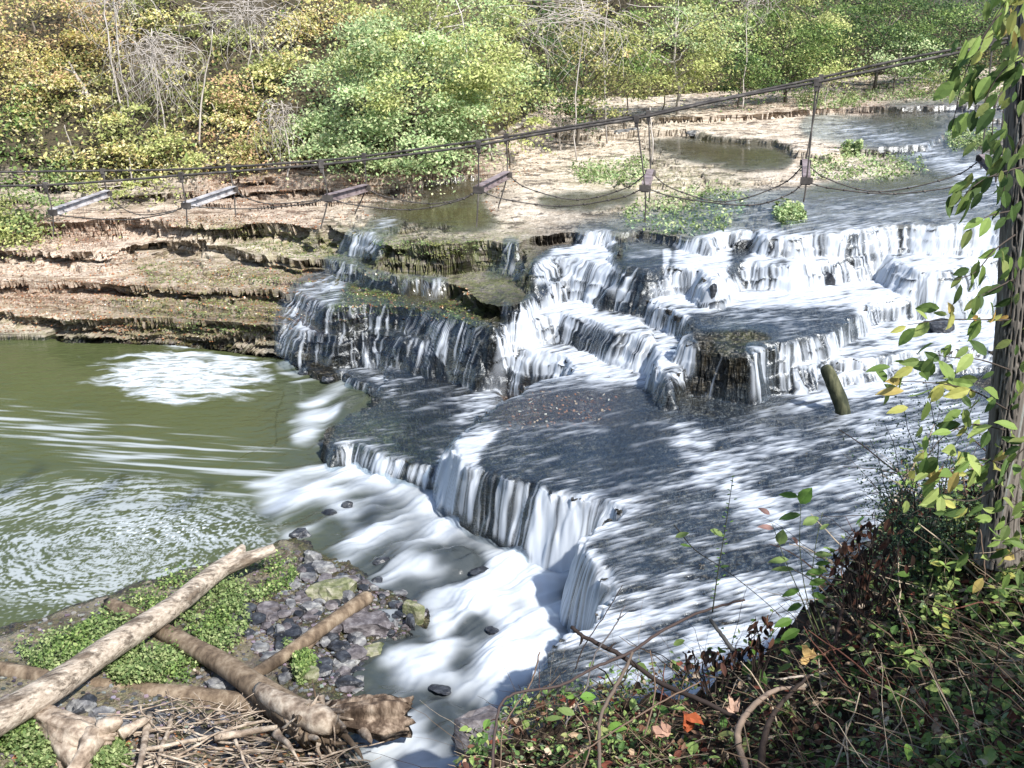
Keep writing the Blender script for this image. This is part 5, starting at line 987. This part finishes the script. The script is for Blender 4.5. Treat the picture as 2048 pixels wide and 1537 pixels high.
# hanging dead leaves
for k, (poly, n, lb) in enumerate([([(1655,1105),(1740,1020),(1800,1010),(1830,1100),(1800,1200),(1740,1290),(1700,1300),(1690,1150),(1640,1130)], 150, 'curtain of withered dark leaves hanging right of the sapling'), ([(1500,1240),(1540,1225),(1550,1300),(1500,1330),(1490,1290)], 50, 'small bunch of shrivelled brown leaves left of the sapling foot'), ([(1360,1300),(1500,1290),(1500,1330),(1370,1330)], 60, 'withered leaf tips along the crest of the bank in the middle')]):
    q = scatter(poly, n); r0 = rng.uniform(7., 7.5, n); P = np.array([atr(x, y, r_) for (x, y), r_ in zip(q, r0)]); L = rng.uniform(.05, .12, n)
    t = empty('withered_shrub', tuple(P.mean(0) - [0, 0, .4]), lb, 'shrub'); c = np.array(BR[:3] + [(.015, .012, .012)])[rng.choice(4, n)]
    v, F, kk = big_leaves(P, rng.normal(size=(n, 3)) * [.35, .3, .3] + [0, 0, -1], rng.normal(size=(n, 3)) + [0, -1, 0], L, L * .4)
    mesh('leaves', v, F, MAT_DLEAF, t, smooth=False, cols=np.repeat(c, kk, 0))['kind'] = 'stuff'; a = Acc()
    for i in range(0, n, 5 if n > 55 else 3):
        b0 = P[i] * .4 + P.mean(0) * .6 - [0, 0, .35]; v, F = tube(wiggle(b0, P[i] + [0, 0, .02], 6, .07), np.linspace(.006, .002, 6), 4, cap=False); a.add(v, F, np.array(K))
    a.build('stems', MAT_TWIG, t)['kind'] = 'stuff'
# notable single dead leaves
def crumple(label, px, py, r, L, col, dx, dy, w=.8):
    p = atr(px, py, r); v, F, k = big_leaves(np.array([p, p, p]), np.array([[dx, .1, -dy], [dx + .5, 0, -dy + .5], [dx - .2, -.2, -dy - .5]]), np.array([[.2, -.8, .6], [-.4, -.7, .5], [.5, -.6, .7]]), np.array([L, L * .8, L * .75]), L * w * np.array([1, .8, .7]))
    v += rng.normal(size=v.shape) * L * .05; tag(mesh('dead_leaf', v, F, MAT_DLEAF, smooth=False, cols=np.tile(col, (len(v), 1))), label, 'leaf')
crumple('crumpled bright orange dead leaf lying on the brush by the straw vines', 1790, 1405, 6.4, .17, (.62, .28, .08), 1, 0)
crumple('red brown curled dead leaf in the bottom brush left of the hook vine', 1370, 1430, 6.7, .20, (.38, .10, .04), .5, 1, .5)
crumple('pale pink dead leaf left of the red brown leaf', 1340, 1465, 6.6, .14, (.50, .30, .22), -1, -.2, .5)
crumple('pinkish dead leaf above the dark gap left of the orange leaf', 1740, 1395, 6.6, .11, (.42, .24, .17), .3, -.6)
crumple('narrow tan dead leaf standing behind the hook vine', 1470, 1425, 6.7, .14, (.48, .32, .24), -.3, -1, .4)
crumple('rusty folded dead leaf at the lower right corner', 2010, 1480, 6.2, .18, (.30, .14, .07), .8, .1)
crumple('long pale dead leaf below the orange leaf', 1870, 1475, 6.3, .14, (.45, .30, .22), -.1, -1, .35)
crumple('yellow brown dead leaf beside the sapling foot', 1618, 1320, 7.2, .12, (.50, .34, .14), -.2, -.6)

# ------------------------------------------------------------------ the tree at the right edge
tr_px = [(1998,1120,7.),(2003,1000,7.),(2018,850,7.),(2034,650,7.),(2044,450,7.02),(2052,250,7.05),(2062,50,7.1),(2075,-200,7.2),(2110,-600,7.3)]
p = spline([atr(*q) for q in tr_px], 22); R = np.interp(np.linspace(0, 1, len(p)), [0, .08, .3, 1], [.17, .125, .135, .12]); ns = 96
tb = p[0]; nt_ = empty('tree', tuple(tb), 'dark ridged tree trunk with drooping leafy twigs standing at the right edge', 'tree')
v, _ = tube(p, R, ns); an = np.tile(np.linspace(0, 2 * pi, ns, endpoint=False), len(p)); sl = np.repeat(np.cumsum(np.r_[0, np.linalg.norm(np.diff(p, axis=0), axis=1)]), ns)
# denser rings for the bark ridges
pd = np.array([np.interp(np.linspace(0, len(p) - 1, 900), np.arange(len(p)), p[:, i]) for i in range(3)]).T; Rd = np.interp(np.linspace(0, 1, 900), np.linspace(0, 1, len(p)), R)
v, F = tube(pd, Rd, 160); an = np.linspace(0, 2 * pi, 160, endpoint=False); sl = np.cumsum(np.r_[0, np.linalg.norm(np.diff(pd, axis=0), axis=1)])
A_, S_ = np.meshgrid(an, sl); ux, uy = np.cos(A_) * 3.2, np.sin(A_) * 3.2; w_ = .5 * fbm(ux * .6 + S_ * 1.5, uy * .6 + S_, 3, 700)
ridge = (1 - np.abs(pn(ux + w_ + S_ * .45, uy + w_ * .5 + S_ * 1.3, 701)) * 2.6).clip(-1, 1); ridge = ridge - .8 * (1 - np.abs(pn(ux * 1.8 + S_ * 5, uy * 1.8 - S_ * 4, 703)) * 3).clip(0, 1)
off = (-.020 * ss(.35, .95, ridge) + .004 * pn(ux * 5, uy * 5 + S_ * 14, 705)).ravel()
ctr = np.repeat(pd, 160, 0); body = v[:900 * 160]; nrm = unit(body - ctr); body = body + nrm * off[:, None]; v[:900 * 160] = body
cb = np.array([(.03, .026, .023), (.17, .15, .13)]); f_ = ss(.9, .2, ridge).ravel()[:, None]; colr = cb[0] * (1 - f_) + cb[1] * f_ * (1 + .5 * pn(ux * 3, uy * 3 + S_ * 5, 706).ravel()[:, None])
lich = ss(.22, .4, fbm(ux * 1.4, uy * 1.4 + S_ * 3.2, 4, 707)).ravel()[:, None]; colr = colr * (1 - lich) + np.array([.30, .31, .29]) * lich * f_ + colr * lich * (1 - f_)
colr = np.vstack([colr, colr[:1], colr[-1:]]); mesh('trunk', v, F, MAT_TWIG, nt_, smooth=True, cols=colr.clip(0, 1))
YG = [(.24, .34, .09), (.34, .42, .13), (.42, .42, .12), (.15, .23, .06), (.46, .36, .12)]; SH = [(.09, .15, .045), (.15, .21, .06), (.22, .26, .08), (.06, .10, .03)]
def bough(pts, n, L, cols, spread=.06, hang=.8, rad=.006):
    p = spline([atr(*q) for q in pts], 8); v, F = tube(p, np.linspace(rad, .002, len(p)), 5); a = Acc(); a.add(v, F, np.array((.07, .055, .045)))
    br_ = a.build('branch', MAT_TWIG, nt_); k = rng.uniform(.1, 1, n) * (len(p) - 1); i = k.astype(int).clip(0, len(p) - 2); P = p[i] + (p[i + 1] - p[i]) * (k - i)[:, None]
    T = unit(p[i + 1] - p[i]); S = rng.choice([-1, 1], n)[:, None]; A = T * .7 + np.cross(T, [0, -1, 0]) * S * .6 + np.array([0, 0, -hang]) + rng.normal(size=(n, 3)) * .35
    P = P + rng.normal(size=(n, 3)) * spread; Ls = L * rng.uniform(.6, 1.25, n); c = np.array(cols)[rng.choice(len(cols), n)] * rng.uniform(.8, 1.2, (n, 1))
    v, F, kk = big_leaves(P, A, rng.normal(size=(n, 3)) * .5 + [.2, -.7, .6], Ls, Ls * rng.uniform(.38, .55, n)); mm_ = mesh('leaves', v, F, MAT_LEAF, nt_, smooth=False, cols=np.repeat(c, kk, 0)); mm_['kind'] = 'stuff'
bough([(2160,-40,6.4),(2040,0,6.3),(1975,60,6.2),(1930,150,6.2),(1905,250,6.2)], 42, .13, SH + YG[:3], .07)
bough([(2160,90,6.2),(2050,110,6.1),(1985,170,6.1),(1950,270,6.1)], 34, .13, SH + YG[:2], .07)
bough([(2160,-160,6.),(2060,-60,6.),(2000,20,6.),(1960,90,6.)], 30, .12, YG, .08)
bough([(2160,240,6.1),(2060,260,6.),(2020,330,6.),(2000,420,6.)], 20, .11, SH, .05)
bough([(2060,330,6.9),(1990,350,6.7),(1945,375,6.6),(1912,415,6.6)], 14, .14, SH + YG[:1], .04)
bough([(2035,420,6.9),(1985,430,6.8),(1950,445,6.7)], 7, .12, SH + YG[:1], .03)
bough([(2030,470,6.9),(1990,500,6.8),(1950,545,6.7),(1910,560,6.6)], 12, .13, SH + YG[:1], .04)
bough([(2025,560,6.9),(1985,580,6.8),(1945,600,6.7)], 6, .11, SH, .03)
bough([(2025,640,6.9),(1960,640,6.8),(1890,640,6.7),(1815,650,6.6)], 14, .13, YG + [(.45, .14, .06), (.40, .26, .08)], .035, .3)
bough([(2020,740,6.8),(1960,720,6.7),(1900,715,6.6),(1850,705,6.6)], 14, .13, YG[:2] + SH[:2], .05, .3)
bough([(2015,820,6.8),(1940,780,6.6),(1850,765,6.5),(1765,765,6.5)], 24, .14, YG, .06, .3)
bough([(2010,860,6.7),(1940,850,6.5),(1880,880,6.4),(1840,940,6.4)], 28, .15, YG[:3] + SH[:2], .07, .3)
bough([(2010,930,6.7),(1960,920,6.5),(1900,950,6.4),(1850,960,6.4)], 24, .13, YG, .06, .3)
bough([(2160,820,6.4),(2080,870,6.4),(2020,930,6.4),(1990,1000,6.4)], 26, .12, YG[:2] + SH[:3], .08, .2)
bough([(2160,1000,6.3),(2070,1010,6.3),(2000,1060,6.3)], 22, .11, YG[:2] + SH, .08, .2)
bough([(2040,160,6.9),(2000,190,6.7),(1985,250,6.6),(1990,330,6.6)], 18, .11, SH, .05)
# fine leaved shrub
c0 = atr(1850, 1150, 7.6); t = empty('shrub', tuple(c0), 'fine leaved bluish green shrub growing left of the right edge tree', 'shrub'); a = Acc(); b = Acc()
for (x, y, r_) in [(1770,850,7.6),(1800,800,7.6),(1740,960,7.7),(1760,990,7.6),(1810,900,7.5),(1850,760,7.6),(1880,820,7.6),(1790,1040,7.6),(1860,960,7.5),(1900,900,7.5),(1900,1040,7.4),(1850,1090,7.4),(1740,880,7.7),(1930,1090,7.3),(1940,980,7.3),(1880,1160,7.3),(1730,990,7.7),(1820,980,7.5),(1960,780,7.5),(1760,1080,7.5),(1780,1140,7.4),(1840,1180,7.3)]:
    e = atr(x, y, r_); p = wiggle(c0 + rng.normal(size=3) * .05, e, 10, .06, -.06); v, F = tube(p, np.linspace(.006, .002, 10), 4, cap=False); b.add(v, F, np.array((.05, .045, .035)))
    n = 260; k = rng.beta(2.5, 1, n) * 8.9; i = k.astype(int); P = p[i] + (p[i + 1] - p[i]) * (k - i)[:, None] + rng.normal(size=(n, 3)) * .085
    L = rng.uniform(.014, .030, n); v, f = leaves(P, rng.normal(size=(n, 3)) + [0, -.4, .6], L, L * .55); a.add(v, f, np.repeat(np.array([(.07, .13, .075), (.12, .19, .11), (.045, .085, .055), (.20, .27, .15)])[rng.choice(4, n)], 4, 0))
a.build('foliage', MAT_LEAF, t, smooth=False)['kind'] = 'stuff'; b.build('branches', MAT_TWIG, t)

# leafy shoots round the foot of the tree
for (lb, poly, ns_, cols, L) in [('leafy green shrub crowding round the foot of the right edge tree', [(1880,1240),(1960,1080),(2060,1000),(2120,1000),(2120,1300),(1900,1330)], 34, YG[:3] + SH[:2], .085), ('low leafy shrub with mixed green leaves on the slope below the tree foot', [(1700,1400),(1800,1280),(1950,1260),(2100,1320),(2100,1480),(1800,1480)], 26, YG[:2] + SH, .075), ('dark green leafy shrub leaning over the bank crest left of the tree foot', [(1760,1240),(1800,1110),(1880,1040),(1940,1080),(1880,1250)], 26, SH + YG[:1], .07)]:
    P = sc_hit(poly, ns_); t = empty('shrub', tuple(P.mean(0)), lb, 'shrub'); a = Acc(); b = Acc()
    for p0 in P:
        q = wiggle(p0, p0 + np.array([rng.normal() * .15, rng.normal() * .12 - .05, rng.uniform(.25, .6)]), 8, .08); v, F = tube(q, np.linspace(.005, .002, 8), 4, cap=False); b.add(v, F, np.array((.08, .07, .04)))
        n = 12; k = rng.uniform(1, 6.9, n); i = k.astype(int); PP = q[i]; A = rng.normal(size=(n, 3)) * [1, 1, .3] + [0, 0, .1]; Ls = L * rng.uniform(.6, 1.3, n); c = np.array(cols)[rng.choice(len(cols), n)] * 1.25
        v, F, kk = big_leaves(PP, A, rng.normal(size=(n, 3)) * .3 + [0, -.4, 1], Ls, Ls * .5); a.add(v, F, np.repeat(c, kk, 0))
    a.build('foliage', MAT_LEAF, t, smooth=False)['kind'] = 'stuff'; b.build('stems', MAT_TWIG, t)['kind'] = 'stuff'

bough([(2170,420,6.3),(2080,470,6.3),(2030,560,6.3),(2020,640,6.3)], 16, .11, SH + YG[:1], .06)
bough([(2170,600,6.3),(2080,640,6.3),(2040,730,6.3),(2020,820,6.3)], 18, .11, YG[:2] + SH, .07)
bough([(2010,960,6.6),(1950,1000,6.5),(1880,1000,6.4),(1820,1030,6.4)], 22, .11, YG[:3] + SH[:2], .07, .3)
bough([(2170,1080,6.2),(2080,1080,6.2),(2020,1110,6.2),(1960,1120,6.2)], 26, .11, YG + SH[:2], .09, .2)
